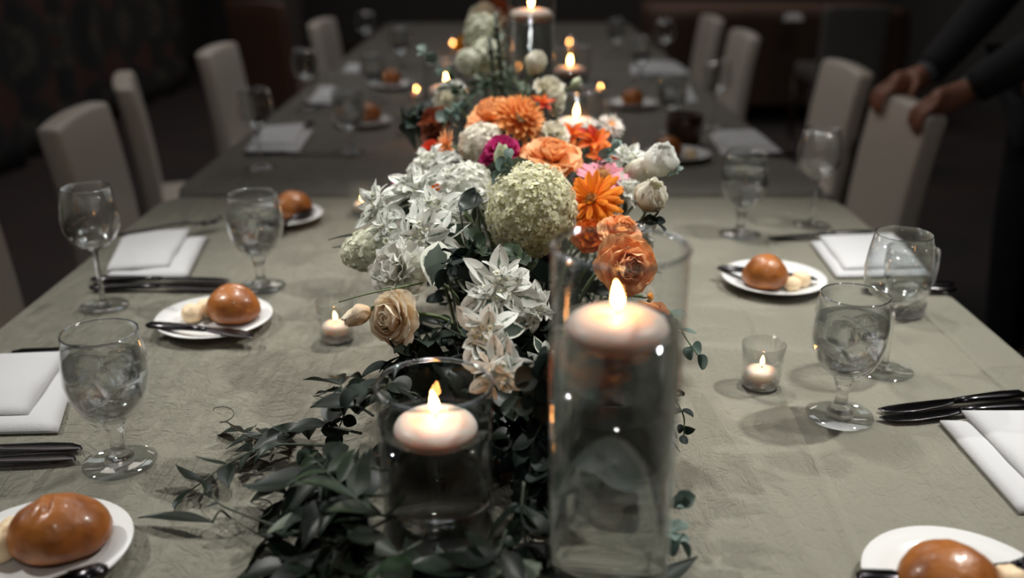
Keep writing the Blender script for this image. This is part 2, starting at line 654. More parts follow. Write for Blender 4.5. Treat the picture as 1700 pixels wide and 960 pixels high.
# curtains with printed medallions
def curtain_material():
    m, nt, p, out = nodemat('curtain_print')
    L = nt.links

    def mth(op, a, b=None, clamp=False):
        n = nt.nodes.new('ShaderNodeMath')
        n.operation = op
        n.use_clamp = clamp
        for i, v in enumerate((a, b)):
            if v is None:
                continue
            if isinstance(v, (int, float)):
                n.inputs[i].default_value = v
            else:
                L.new(v, n.inputs[i])
        return n.outputs[0]
    uv = nt.nodes.new('ShaderNodeUVMap')
    sp = nt.nodes.new('ShaderNodeSeparateXYZ')
    L.new(uv.outputs[0], sp.inputs[0])
    x = mth('SUBTRACT', mth('FRACT', mth('MULTIPLY', sp.outputs[0], 1.0)), 0.5)
    y = mth('SUBTRACT', mth('FRACT', mth('MULTIPLY', sp.outputs[1], 1.0)), 0.5)
    r = mth('SQRT', mth('ADD', mth('MULTIPLY', x, x), mth('MULTIPLY', y, y)))
    th = mth('ARCTAN2', y, x)
    pet = mth('ABSOLUTE', mth('SINE', mth('MULTIPLY', th, 9)))
    ring = mth('MULTIPLY', mth('SUBTRACT', 0.075, mth('ABSOLUTE', mth('SUBTRACT', r, 0.24))), 40, True)
    a = mth('MULTIPLY', mth('MULTIPLY', ring, pet), 0.9)
    pet2 = mth('ABSOLUTE', mth('SINE', mth('MULTIPLY', th, 20)))
    ring2 = mth('MULTIPLY', mth('SUBTRACT', 0.035, mth('ABSOLUTE', mth('SUBTRACT', r, 0.115))), 60, True)
    b = mth('MULTIPLY', ring2, pet2)
    f = mth('MAXIMUM', a, b)
    core = mth('MULTIPLY', mth('SUBTRACT', 0.07, r), 50, True)
    corner = mth('MULTIPLY', mth('SUBTRACT', r, 0.50), 12, True)
    c1 = nt.nodes.new('ShaderNodeMix')
    c1.data_type = 'RGBA'
    L.new(f, c1.inputs[0])
    c1.inputs[6].default_value = (0.035, 0.035, 0.036, 1)
    c1.inputs[7].default_value = (0.13, 0.115, 0.09, 1)
    c2 = nt.nodes.new('ShaderNodeMix')
    c2.data_type = 'RGBA'
    L.new(mth('MAXIMUM', core, corner), c2.inputs[0])
    L.new(c1.outputs[2], c2.inputs[6])
    c2.inputs[7].default_value = (0.10, 0.05, 0.042, 1)
    L.new(c2.outputs[2], p.inputs['Base Color'])
    p.inputs['Roughness'].default_value = 0.85


curtain_material()


def curtain(y0, y1, label, seed):
    n, m = 120, 24
    vs, uvs, fs = [], [], []
    rnd = random.Random(seed)
    ph = rnd.random() * 6
    for j in range(m + 1):
        for i in range(n + 1):
            t = i / n
            y = y0 + (y1 - y0) * t
            z = 0.02 + 3.0 * j / m
            x = 0.06 * math.sin(t * (y1 - y0) * 14 + ph) * (0.7 + 0.3 * math.sin(t * 9 + z)) + 0.015 * math.sin(t * 90 + ph)
            vs.append((x, y - y0, z))
            uvs.append(((y * 1.9) + 0.1, z * 1.9 - 0.66))
    for j in range(m):
        for i in range(n):
            a = j * (n + 1) + i
            fs.append((a, a + 1, a + n + 2, a + n + 1))
    o = add('curtain', mk('curtain', vs, fs, 'curtain_print', True, uvs))
    o.location = (-2.75, y0, 0)
    sol = o.modifiers.new('s', 'SOLIDIFY')
    sol.thickness = 0.004
    return tag(o, label, 'curtain', 'printed drapes along the left wall')


curtain(3.9, 6.1, 'near-black drape printed with a dim brown medallion, behind the nearest left chairs', 3)
curtain(6.15, 8.2, 'dark drape with faint reddish print, farther along behind the left chair row', 5)
curtain(1.7, 3.85, 'near-black drape at the very edge of the view behind the left chairs', 7)

# ------------------------------------------------------------------ tables and cloths
def make_table(x0, x1, y0, y1, label):
    t = empty('banquet_table', ((x0 + x1) / 2, (y0 + y1) / 2, 0))
    w, d = x1 - x0 - 0.06, y1 - y0 - 0.06
    add('tabletop', mk('tabletop', *rbox(w, d, 0.03, 0.008, 2, 0.728), 'dark_wood'), t)
    lg = mk('table_leg', *lathe([(0, 0.0), (0.02, 0), (0.02, 0.71), (0, 0.71)], 12), 'steel')
    for sx in (-1, 1):
        for sy in (-1, 1):
            add('leg', lg, t, Matrix.Translation((sx * (w / 2 - 0.28), sy * (d / 2 - 0.14), 0)))
    return tag(t, label, 'table')


def cloth(x0, x1, y0, y1, mat, label, drop=0.22, r=0.07, seed=1, nx=110, ny=150):
    cx, cy = (x0 + x1) / 2, (y0 + y1) / 2
    hx, hy = (x1 - x0) / 2, (y1 - y0) / 2
    ext = drop
    vs, fs = [], []

    def axis(h, n):
        a = [-h - ext + ext * i / 9 for i in range(9)]
        a += [-h + 2 * h * i / n for i in range(n + 1)]
        a += [h + ext * (i + 1) / 9 for i in range(9)]
        return a
    X, Y = axis(hx, nx), axis(hy, ny)
    er = 0.010
    for y in Y:
        for x in X:
            qx, qy = abs(x) - (hx - r), abs(y) - (hy - r)
            if qx > 0 and qy > 0:
                d = math.hypot(qx, qy) - r
                n = Vector((qx, qy, 0)).normalized()
            elif qx > qy:
                d = qx - r
                n = Vector((1, 0, 0))
            else:
                d = qy - r
                n = Vector((0, 1, 0))
            n.x *= 1 if x > 0 else -1
            n.y *= 1 if y > 0 else -1
            p = Vector((x, y, 0))
            if d > -er:
                edge = p - n * (d + er)
                s = d + er
                if s < er * PI / 2:
                    an = s / er
                    p = edge + n * er * math.sin(an)
                    p.z = -er * (1 - math.cos(an))
                else:
                    s2 = s - er * PI / 2
                    wob = 0.022 * min(1, s2 / 0.15) * (0.5 + 0.5 * math.sin((edge.x * 13 + edge.y * 11) * 1.5 + seed))
                    p = edge + n * (er + wob)
                    p.z = -er - min(s2, drop)
            else:
                p.z = 0.0012 * (noise.noise(Vector((x * 5 + seed, y * 3.2, 0))) + 0.4 * noise.noise(Vector((x * 17, y * 12, seed)))) - 0.0008
            vs.append(p)
    w = len(X)
    for j in range(len(Y) - 1):
        for i in range(w - 1):
            a = j * w + i
            fs.append((a, a + 1, a + w + 1, a + w))
    o = add('tablecloth', mk('tablecloth', vs, fs, mat))
    o.location = (cx, cy, 0.7505)
    return tag(o, label, 'tablecloth')


TX0, TX1 = -0.712, 0.664
make_table(TX0, TX1, -0.05, 1.92, 'nearest banquet table, under the crinkled sage-grey cloth in front')
make_table(TX0, TX1, 1.94, 3.84, 'second banquet table, joined end to end behind the nearest one')
make_table(TX0, TX1, 3.86, 5.7, 'farthest table of the long row, lost in the dark')
cloth(TX0, TX1, -0.05, 1.92, 'near_cloth', 'crinkled sage-grey satin tablecloth on the nearest table', seed=1)
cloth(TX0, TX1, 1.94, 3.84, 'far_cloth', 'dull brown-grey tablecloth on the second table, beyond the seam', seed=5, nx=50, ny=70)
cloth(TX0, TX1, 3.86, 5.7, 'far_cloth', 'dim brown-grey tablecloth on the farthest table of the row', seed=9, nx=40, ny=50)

# ------------------------------------------------------------------ chairs
def make_chair(name, mat, legmat, loc, rz, label, group, top=0.845):
    t = empty(name, loc, rz)       # faces +X
    add('seat', mk('seat', *rbox(0.43, 0.38, 0.09, 0.025, 4, 0.435), mat), t)
    bm = bmesh.new()
    bmesh.ops.create_cube(bm, size=1)
    for v in bm.verts:
        v.co = Vector((v.co.x * 0.055, v.co.y * 0.37, v.co.z * (top - 0.36)))
    bmesh.ops.subdivide_edges(bm, edges=[e for e in bm.edges if abs(e.verts[0].co.y - e.verts[1].co.y) > 0.1], cuts=7)
    bmesh.ops.subdivide_edges(bm, edges=[e for e in bm.edges if abs(e.verts[0].co.z - e.verts[1].co.z) > 0.1], cuts=5)
    sharp = [e for e in bm.edges if len(e.link_faces) == 2 and e.calc_face_angle(0) > 0.5]
    bmesh.ops.bevel(bm, geom=sharp, offset=0.014, segments=3, affect='EDGES', profile=0.5)
    h = top - 0.36
    for v in bm.verts:
        zz = v.co.z / h + 0.5
        v.co.z += 0.008 * (1 - (v.co.y / 0.185) ** 2) * zz        # crowned top edge
        v.co.x += -0.045 * zz ** 2 - 0.22 - 0.008 * (1 - (v.co.y / 0.185) ** 2)
        v.co.z += 0.36 + h / 2
    bm.verts.index_update()
    back = add('backrest', mk('backrest', [v.co.copy() for v in bm.verts], [tuple(v.index for v in f.verts) for f in bm.faces], mat), t)
    bm.free()
    v, f = tube([(-0.222, 0.181, 0.40), (-0.240, 0.181, 0.62), (-0.255, 0.180, top - 0.035)], 0.0035, 6)
    v2, f2 = tube([(-0.222, -0.181, 0.40), (-0.240, -0.181, 0.62), (-0.255, -0.180, top - 0.035)], 0.0035, 6)
    add('piping', mk('piping', v, f, mat), back)
    add('piping', mk('piping', v2, f2, mat), back)
    lg = mk('chair_leg', *loft([(0, 0.014, 0.014, 0), (0.39, 0.021, 0.021, 0)], 8, 4), legmat)
    for sx in (-1, 1):
        for sy in (-1, 1):
            add('leg', lg, t, Matrix.Translation((sx * 0.19, sy * 0.18, 0.0)) @ Matrix.Rotation(PI / 2, 4, 'X'))
    tag(t, label, 'chair', group)
    return t


g_l = 'white dining chairs along the left side'
g_r = 'white dining chairs along the right side'
LC = make_chair('dining_chair', 'chair_vinyl', 'dark_wood', (-0.79, 2.34, 0), rad(5), 'white padded dining chair with its whole back in view, left of the first wine glass', g_l)
copy_tree(LC, (-0.80, 1.66, 0), 0, 'white dining chair just showing at the left edge beside the nearest cloth', g_l)
copy_tree(LC, (-0.90, 2.98, 0), rad(20), 'white dining chair seen edge-on, second of those wholly in view on the left', g_l)
copy_tree(LC, (-0.83, 3.66, 0), 0, 'dim beige dining chair, third in view on the left side', g_l)
copy_tree(LC, (-0.64, 4.72, 0), rad(-3), 'dark dining chair with a bluish sheen on its top edge, farthest on the left', g_l)
copy_tree(LC, (0.75, 2.47, 0), PI, 'white dining chair with two hands resting on its back', g_r)
copy_tree(LC, (0.82, 3.17, 0), PI, 'white dining chair just behind the one being held', g_r)
copy_tree(LC, (0.72, 4.19, 0), PI, 'dim white dining chair, third from the front on the right side', g_r)
copy_tree(LC, (0.72, 4.90, 0), PI, 'dim white dining chair, farthest on the right side', g_r)
make_chair('lounge_chair', 'tan_vinyl', 'dark_wood', (-1.12, 5.1, 0), rad(60), 'tan brown chair standing in the dark at the far left', None, 0.92)
make_chair('side_chair', 'grey_vinyl', 'dark_wood', (1.95, 5.9, 0), rad(90), 'dark grey chair in front of the brown-clothed table at the far right', None, 0.84)

# background table on the right, brown cloth
make_table(0.95, 2.65, 6.6, 7.4, 'background table under the brown cloth at the far right')
cloth(0.95, 2.65, 6.6, 7.4, 'brown_cloth', 'brown tablecloth reaching low on the background table at the far right', drop=0.62, nx=24, ny=16, seed=3)

# ------------------------------------------------------------------ napkins
def slab(A, B, C, D, z, t, seed, n=16):
    """folded cloth slab over the quadrilateral A B C D, height t"""
    A, B, C, D = [Vector((p[0], p[1], 0)) for p in (A, B, C, D)]
    o = (A + B + C + D) / 4
    vs, fs = [], []
    for side in (1, 0):
        for j in range(n + 1):
            for i in range(n + 1):
                u, v = i / n, j / n
                p = (A * (1 - u) + B * u) * (1 - v) + (D * (1 - u) + C * u) * v - o
                e = min(u, 1 - u, v, 1 - v) * 2
                rr = min(1, e * n / 4)
                rnd = math.sqrt(max(0, 1 - (1 - rr) ** 2))
                if side:
                    p.z = z + t * (0.45 + 0.55 * rnd) + 0.0025 * noise.noise(p * 18 + Vector((seed, 0, 0))) * rnd + 0.004 * max(0, noise.noise(p * 7 + Vector((0, seed, 3)))) * rnd
                else:
                    p.z = z
                vs.append(p)
    w = n + 1
    N = w * w
    for j in range(n):
        for i in range(n):
            a = j * w + i
            fs.append((a, a + 1, a + w + 1, a + w))
            fs.append((N + a, N + a + w, N + a + w + 1, N + a + 1))
    for i in range(n):
        for a, b in ((i, i + 1), ((i + 1) * w - 1 + 0, (i + 2) * w - 1), (N - 1 - i, N - 2 - i), ((n - i) * w, (n - i - 1) * w)):
            fs.append((b, a, a + N, b + N))
    return vs, fs, o


def napkin(low, up, label, seed=1, t=0.007):
    vs, fs, o = slab(*low, 0, t, seed)
    root = empty('napkin', (o.x, o.y, 0.752))
    add('lower_fold', mk('lower_fold', vs, fs, 'napkin'), root)
    vs, fs, o2 = slab(*up, t, t * 0.8, seed + 7)
    add('upper_fold', mk('upper_fold', vs, fs, 'napkin'), root, Matrix.Translation(o2 - o))
    return tag(root, label, 'napkin', 'folded white napkins at the place settings')


napkin(((-0.714, 1.095, 0.750), (-0.546, 1.106, 0.750), (-0.494, 0.927, 0.750), (-0.665, 0.919, 0.750)), ((-0.718, 1.102, 0.750), (-0.562, 1.117, 0.750), (-0.536, 0.949, 0.750), (-0.682, 0.941, 0.750)), 'white folded napkin at the left edge beside the nearest goblet', 1, 0.009)
napkin(((-0.674, 1.604, 0.750), (-0.539, 1.625, 0.750), (-0.509, 1.420, 0.750), (-0.633, 1.409, 0.750)), ((-0.681, 1.618, 0.750), (-0.573, 1.646, 0.750), (-0.545, 1.446, 0.750), (-0.637, 1.426, 0.750)), 'white folded napkin with a fork under it, behind the glasses on the left', 2, 0.009)
napkin(((0.475, 0.949, 0.750), (0.630, 0.949, 0.750), (0.633, 0.780, 0.750), (0.477, 0.773, 0.750)), ((0.501, 0.957, 0.750), (0.641, 0.957, 0.750), (0.647, 0.792, 0.750), (0.504, 0.804, 0.750)), 'large white napkin at the right edge, below the two dark knives', 3, 0.009)
napkin(((0.520, 1.597, 0.750), (0.681, 1.618, 0.750), (0.659, 1.426, 0.750), (0.509, 1.420, 0.750)), ((0.536, 1.608, 0.750), (0.671, 1.625, 0.750), (0.653, 1.446, 0.750), (0.525, 1.437, 0.750)), 'white napkin seen through the wine glass on the right', 4, 0.008)
napkin(((-0.678, 2.551, 0.750), (-0.536, 2.583, 0.750), (-0.518, 2.305, 0.750), (-0.650, 2.305, 0.750)), ((-0.674, 2.600, 0.750), (-0.566, 2.633, 0.750), (-0.535, 2.359, 0.750), (-0.646, 2.359, 0.750)), 'blurred white napkin on the second table at the left', 5)
napkin(((-0.653, 3.248, 0.750), (-0.588, 3.273, 0.750), (-0.552, 2.973, 0.750), (-0.630, 2.952, 0.750)), ((-0.649, 3.273, 0.750), (-0.601, 3.299, 0.750), (-0.567, 3.016, 0.750), (-0.623, 2.994, 0.750)), 'small blurred white napkin farther along the left edge', 6)
napkin(((-0.647, 3.815, 0.750), (-0.575, 3.832, 0.750), (-0.556, 3.668, 0.750), (-0.637, 3.668, 0.750)), ((-0.645, 3.832, 0.750), (-0.587, 3.849, 0.750), (-0.570, 3.700, 0.750), (-0.629, 3.700, 0.750)), 'tiny bright napkin, farthest on the left side', 7)
napkin(((0.518, 2.520, 0.750), (0.658, 2.536, 0.750), (0.657, 2.279, 0.750), (0.504, 2.279, 0.750)), ((0.535, 2.543, 0.750), (0.646, 2.551, 0.750), (0.651, 2.332, 0.750), (0.524, 2.319, 0.750)), 'blurred white napkin behind the far goblet on the right', 8)
napkin(((0.540, 3.299, 0.750), (0.607, 3.312, 0.750), (0.582, 3.016, 0.750), (0.509, 3.005, 0.750)), ((0.548, 3.312, 0.750), (0.601, 3.325, 0.750), (0.579, 3.060, 0.750), (0.524, 3.048, 0.750)), 'small blurred grey-white napkin midway along the right edge', 9)
napkin(((0.466, 3.867, 0.750), (0.666, 3.902, 0.750), (0.668, 3.637, 0.750), (0.440, 3.607, 0.750)), ((0.484, 3.902, 0.750), (0.653, 3.937, 0.750), (0.652, 3.700, 0.750), (0.466, 3.668, 0.750)), 'wide blurred napkin, farthest on the right side', 10)
napkin(((1.673, 6.109, 0.760), (1.776, 6.109, 0.760), (1.692, 5.785, 0.760), (1.573, 5.785, 0.760)), ((1.692, 6.152, 0.760), (1.781, 6.152, 0.760), (1.703, 5.863, 0.760), (1.600, 5.863, 0.760)), 'pinkish-grey napkin on the brown-clothed background table', 11)

# ------------------------------------------------------------------ plates, rolls, butter
PLATE = lathe([(0, 0.002), (0.030, 0.0015), (0.042, 0.0), (0.045, 0.0015), (0.060, 0.006), (0.0785, 0.0125), (0.0790, 0.0135), (0.0782, 0.0145),
               (0.062, 0.0085), (0.050, 0.0048), (0.030, 0.0038), (0, 0.0036)], 64)
plate_me = mk('bread_plate', *PLATE, 'porcelain')
DARKRIM = None


def plate(loc, label):
    o = add('bread_plate', plate_me)
    o.location = (loc[0], loc[1], 0.7525)
    return tag(o, label, 'plate', 'white bread plates')


def roll_mesh(rx, ry, h, seed, crease=None, n=48, m=28):
    vs, fs = [], []
    for j in range(m + 1):
        th = PI * j / m
        for i in range(n):
            ph = 2 * PI * i / n
            d = Vector((math.sin(th) * math.cos(ph), math.sin(th) * math.sin(ph), math.cos(th)))
            k = 1 + 0.06 * noise.noise(d * 1.6 + Vector((seed, 0, 0))) + 0.015 * noise.noise(d * 6 + Vector((seed, 2, 0)))
            if crease and d.z > 0.0:
                # a short split across the crown
                a = crease[0]
                u = d.x * math.cos(a) + d.y * math.sin(a)
                v = -d.x * math.sin(a) + d.y * math.cos(a) - crease[2] - 0.1 * math.sin(u * 5)
                k -= 1.6 * crease[1] * math.exp(-(v / 0.05) ** 2) * math.exp(-((u) / 0.55) ** 2) * min(1, d.z * 2)
                k += crease[1] * 0.5 * math.exp(-((v - 0.14) / 0.10) ** 2) * math.exp(-(u / 0.6) ** 2) * min(1, d.z * 2)
            p = Vector((d.x * rx * k, d.y * ry * k, d.z * k))
            p.z = (p.z if p.z > 0 else p.z * 0.55)
            if p.z < -0.4:
                p.z = -0.4 + (p.z + 0.4) * 0.2
            p.z = (p.z + 0.43) * h / 1.43
            vs.append(p)
    for j in range(m):
        for i in range(n):
            a, b = j * n + i, j * n + (i + 1) % n
            fs.append((a, a + n, b + n, b))
    return mk('bread_roll', vs, fs, 'crust')


def roll(loc, rx, ry, h, seed, label, crease=None, rz=0, z=0.7568):
    o = add('bread_roll', roll_mesh(rx, ry, h, seed, crease))
    o.location = (loc[0], loc[1], z)
    o.rotation_euler = (0, 0, rz)
    return tag(o, label, 'bread roll', 'glossy brown bread rolls')


def butter(loc, r, seed, label, group='butter balls on the bread plates'):
    vs, fs = [], []
    n, m = 24, 14
    for j in range(m + 1):
        th = PI * j / m
        for i in range(n):
            ph = 2 * PI * i / n
            d = Vector((math.sin(th) * math.cos(ph), math.sin(th) * math.sin(ph), math.cos(th)))
            k = 1 + 0.09 * noise.noise(d * 2.2 + Vector((seed * 3.1, 0, 0)))
            vs.append((d.x * r * k, d.y * r * k * 0.92, (max(d.z, -0.75) + 0.75) * r * 0.92 * k))
    for j in range(m):
        for i in range(n):
            a, b = j * n + i, j * n + (i + 1) % n
            fs.append((a, a + n, b + n, b))
    o = add('butter_ball', mk('butter_ball', vs, fs, 'butter'))
    o.location = (loc[0], loc[1], 0.7566)
    return tag(o, label, 'butter', group)


# ------------------------------------------------------------------ cutlery
def knife_parts(root, Ln, hand=0.5, bw=0.0105, mat='steel'):
    h = Ln * hand
    v, f = loft([(0, 0.0035, 0.002, 0.004), (0.006, 0.0085, 0.004, 0.0045), (0.03, 0.0095, 0.0045, 0.005), (h * 0.7, 0.0065, 0.004, 0.0055), (h, 0.0048, 0.0035, 0.0052)], 12)
    add('handle', mk('handle', v, f, mat), root)
    b = Ln - h
    v, f = loft([(h, 0.0048, 0.003, 0.0052), (h + 0.006, 0.007, 0.0018, 0.005), (h + 0.02, bw * 0.85, 0.0012, 0.0045), (h + b * 0.6, bw, 0.001, 0.0035), (h + b * 0.85, bw * 0.85, 0.0009, 0.003, 0.001),
                 (h + b * 0.96, bw * 0.5, 0.0008, 0.0026, 0.003), (Ln, 0.001, 0.0006, 0.0024, 0.006)], 12)
    add('blade', mk('blade', v, f, mat), root)


def between(name, a, b, z):
    a, b = Vector((a[0], a[1], 0)), Vector((b[0], b[1], 0))
    d = b - a
    root = empty(name, (a.x, a.y, z), math.atan2(-d.x, d.y))
    return root, d.length


def knife(a, b, label, z=0.7525, group='dinner knives beside the napkins', hand=0.5, tilt=0.0, bw=0.0105):
    root, Ln = between('dinner_knife' if bw < 0.012 else 'butter_spreader', a, b, z)
    knife_parts(root, Ln, hand, bw)
    root.rotation_euler.x = tilt
    return tag(root, label, 'knife', group)


def fork(a, b, label, z=0.7525):
    root, Ln = between('dinner_fork', a, b, z)
    h = Ln * 0.66
    v, f = loft([(0, 0.004, 0.0015, 0.003), (0.01, 0.0105, 0.0022, 0.003), (0.05, 0.008, 0.002, 0.004), (h * 0.8, 0.0035, 0.0022, 0.008), (h, 0.0045, 0.002, 0.006)], 12)
    add('handle', mk('handle', v, f, 'steel'), root)
    v, f = loft([(h, 0.0045, 0.002, 0.006), (h + 0.014, 0.011, 0.0014, 0.002), (h + 0.028, 0.012, 0.0012, 0.001)], 12)
    add('head', mk('head', v, f, 'steel'), root)
    tm = mk('tine', *loft([(0, 0.0022, 0.001, 0.001), (0.02, 0.0018, 0.001, 0.002), (Ln - h - 0.03, 0.0008, 0.0007, 0.009)], 6), 'steel')
    for k in range(4):
        add('tine', tm, root, Matrix.Translation(((k - 1.5) * 0.0064, h + 0.026, 0)))
    return tag(root, label, 'fork', 'forks beside the napkins')


knife((-0.652, 0.877, 0.750), (-0.452, 0.894, 0.750), 'dark knife with its blade tip out, nearer the napkin at the left edge')
knife((-0.635, 0.848, 0.750), (-0.450, 0.873, 0.750), 'dark knife at the left edge, the lower of the pair')
fork((-0.644, 1.133, 0.750), (-0.495, 1.144, 0.750), 'dark utensil handle behind the napkin at the left edge')
knife((-0.770, 1.095, 0.750), (-0.603, 1.109, 0.750), 'black utensil end at the left edge, above the napkin')
knife((-0.653, 1.404, 0.750), (-0.436, 1.404, 0.750), 'dark knife lying just below the napkin with the fork, upper of the pair')
knife((-0.640, 1.367, 0.750), (-0.432, 1.370, 0.750), 'dark knife below the napkin with the fork, lower of the pair')
fork((-0.683, 1.594, 0.750), (-0.525, 1.690, 0.750), 'dark fork whose tines reach out from under the left napkin', 0.765)
knife((0.601, 1.013, 0.750), (0.418, 0.972, 0.750), 'dark knife at the right edge, upper of the pair above the napkin')
knife((0.601, 0.986, 0.750), (0.412, 0.952, 0.750), 'dark knife at the right edge, lower of the pair above the napkin')
knife((0.646, 1.646, 0.750), (0.450, 1.618, 0.750), 'dark knife lying behind the napkin on the right')
fork((0.678, 1.388, 0.750), (0.545, 1.383, 0.750), 'dark utensil end right of the wine glass, upper one')
knife((0.670, 1.360, 0.750), (0.527, 1.357, 0.750), 'dark utensil end right of the wine glass, lower one')
knife((-0.647, 2.286, 0.750), (-0.444, 2.299, 0.750), 'dark blurred knife below the napkin on the second table')
fork((-0.558, 2.693, 0.750), (-0.600, 2.505, 0.750), 'dark blurred fork by the napkin on the second table')
knife((0.691, 2.267, 0.750), (0.527, 2.292, 0.750), 'dark blurred knife below the far napkin on the right')
knife((-0.644, 2.952, 0.750), (-0.489, 2.962, 0.750), 'dark blurred knife farther along the left side')

LP = 'butter_spreader'
# settings: plate, roll, butter balls, spreader
plate((-0.411, 0.701, 0.750), 'white bread plate in the near left corner')
roll((-0.395, 0.713, 0.750), 0.043, 0.036, 0.050, 1, 'largest shiny roll with a split crown, in the near left corner', (rad(75), 0.10, 0.1), rad(10))
butter((-0.441, 0.723, 0.750), 0.0150, 1, 'butter ball touching the nearest left roll')
butter((-0.444, 0.699, 0.750), 0.0165, 2, 'butter ball at the left edge on the nearest plate')
knife((-0.337, 0.670, 0.764), (-0.403, 0.629, 0.764), 'butter spreader in front of the nearest left roll', 0.765, 'butter spreaders on the plates', 0.55, 0.0, 0.0125)
plate((-0.411, 1.231, 0.750), 'white bread plate in the middle of the left side')
roll((-0.386, 1.240, 0.750), 0.038, 0.033, 0.050, 4, 'shiny brown roll on the middle left plate', (rad(20), 0.03, -0.1), rad(-20))
butter((-0.442, 1.235, 0.750), 0.0155, 3, 'butter ball at the front left of the middle left plate')
butter((-0.428, 1.253, 0.750), 0.0155, 4, 'butter ball beside the roll on the middle left plate')
knife((-0.491, 1.194, 0.764), (-0.337, 1.161, 0.764), 'butter spreader overhanging the left of the middle left plate', 0.764, 'butter spreaders on the plates', 0.55, 0, 0.0125)
plate((-0.434, 1.736, 0.750), 'bread plate half hidden behind the second goblet on the left')
roll((-0.412, 1.752, 0.750), 0.037, 0.033, 0.047, 6, 'brown roll beside the second goblet on the left', None, 0.4)
knife((-0.375, 1.752, 0.764), (-0.426, 1.630, 0.764), 'butter spreader on the plate behind the second left goblet', 0.765, 'butter spreaders on the plates', 0.55, 0, 0.0125)
plate((0.402, 1.391, 0.750), 'white bread plate in the middle of the right side')
roll((0.383, 1.372, 0.750), 0.034, 0.032, 0.050, 8, 'brown roll on the plate in the middle of the right side', None, 0)
butter((0.438, 1.372, 0.750), 0.0150, 5, 'butter ball nearer the rim of the middle right plate')
butter((0.421, 1.357, 0.750), 0.0130, 6, 'butter ball closer to the roll on the middle right plate')
knife((0.320, 1.418, 0.768), (0.464, 1.372, 0.764), 'butter spreader lying behind the roll on the middle right plate', 0.766, 'butter spreaders on the plates', 0.55, 0, 0.0125)
plate((0.369, 0.654, 0.750), 'white bread plate in the near right corner')
roll((0.354, 0.649, 0.750), 0.041, 0.036, 0.046, 11, 'brown roll with a wrinkled crown in the near right corner', (rad(10), 0.08, 0.3), 0)
butter((0.407, 0.655, 0.750), 0.0145, 7, 'butter ball at the right of the nearest right roll')
knife((0.282, 0.656, 0.768), (0.361, 0.646, 0.768), 'dark spreader left of the nearest right roll', 0.767, 'butter spreaders on the plates', 0.6, 0, 0.0125)
knife((0.461, 0.678, 0.770), (0.369, 0.651, 0.768), 'dark spreader right of the nearest right roll', 0.769, 'butter spreaders on the plates', 0.5, 0, 0.0125)
plate((0.393, 2.254, 0.750), 'blurred bread plate beyond the white rosebud on the right')
roll((0.370, 2.254, 0.750), 0.034, 0.032, 0.048, 13, 'blurred orange-brown roll behind the white rosebud', None, 0)
butter((0.420, 2.229, 0.750), 0.015, 8, 'blurred butter ball beyond the white rosebud')
plate((-0.415, 2.667, 0.750), 'blurred bread plate right of the left far goblet')
roll((-0.402, 2.702, 0.750), 0.036, 0.033, 0.05, 15, 'blurred roll right of the left far goblet', None, 0)
plate((-0.412, 3.325, 0.750), 'faint bread plate farther along the left side of the second table')
roll((-0.418, 3.378, 0.750), 0.036, 0.033, 0.05, 16, 'faint roll farther along the left side of the second table', None, 0)
plate((0.368, 2.952, 0.750), 'faint bread plate farther along the right side of the second table')
roll((0.368, 2.952, 0.750), 0.036, 0.033, 0.05, 17, 'faint roll farther along the right side of the second table', None, 0)

# ------------------------------------------------------------------ glasses
def wine_parts():
    bowl = lathe([(0.0, 0.0905), (0.008, 0.0905), (0.020, 0.0945), (0.031, 0.104), (0.0385, 0.120), (0.0395, 0.134), (0.0370, 0.155), (0.0325, 0.178),
                  (0.0318, 0.178), (0.0362, 0.155), (0.0386, 0.134), (0.0376, 0.120), (0.030, 0.105), (0.019, 0.0965), (0, 0.0935)], 48)
    stem = lathe([(0, 0.0025), (0.010, 0.0035), (0.006, 0.007), (0.0042, 0.014), (0.0036, 0.04), (0.0036, 0.072), (0.0052, 0.085), (0.010, 0.0905), (0, 0.091)], 20)
    foot = lathe([(0, 0.0), (0.0345, 0.0), (0.0352, 0.001), (0.0345, 0.002), (0.02, 0.0028), (0.008, 0.004), (0, 0.004)], 48)
    return bowl, stem, foot


def goblet_parts():
    bowl = lathe([(0.0, 0.0480), (0.008, 0.0482), (0.020, 0.0535), (0.031, 0.065), (0.0385, 0.082), (0.0412, 0.098), (0.0405, 0.116), (0.0375, 0.136), (0.0362, 0.146),
                  (0.0352, 0.146), (0.0365, 0.136), (0.0393, 0.116), (0.0400, 0.098), (0.0372, 0.083), (0.0295, 0.067), (0.018, 0.0565), (0, 0.0525)], 48)
    stem = lathe([(0, 0.002), (0.015, 0.0035), (0.0145, 0.0075), (0.0085, 0.0135), (0.0068, 0.022), (0.0072, 0.032), (0.0098, 0.043), (0.0125, 0.0485), (0, 0.050)], 28)
    foot = lathe([(0, 0.0), (0.0365, 0.0), (0.0375, 0.0014), (0.0365, 0.0028), (0.025, 0.0034), (0.012, 0.0045), (0, 0.0045)], 48)
    water = lathe([(0.0, 0.0532), (0.0175, 0.0572), (0.0290, 0.0676), (0.0366, 0.0834), (0.0394, 0.098), (0.0389, 0.110), (0.0378, 0.1180), (0.034, 0.1172), (0.0, 0.1172)], 48)
    return bowl, stem, foot, water


wb, ws, wf = wine_parts()
WM = [mk('wine_bowl', *wb, 'thin_glass'), mk('wine_stem', *ws, 'solid_glass'), mk('wine_foot', *wf, 'foot_glass')]
gb, gs, gf, gw = goblet_parts()
GM = [mk('goblet_bowl', *gb, 'thin_glass'), mk('goblet_stem', *gs, 'solid_glass'), mk('goblet_foot', *gf, 'foot_glass'), mk('goblet_water', *gw, 'goblet_water')]


def rim_ring(r, z, t):
    return mk('rim', *lathe([(r + t * math.cos(2 * PI * k / 8), z + t * math.sin(2 * PI * k / 8)) for k in range(9)], 56), 'rim_glass')


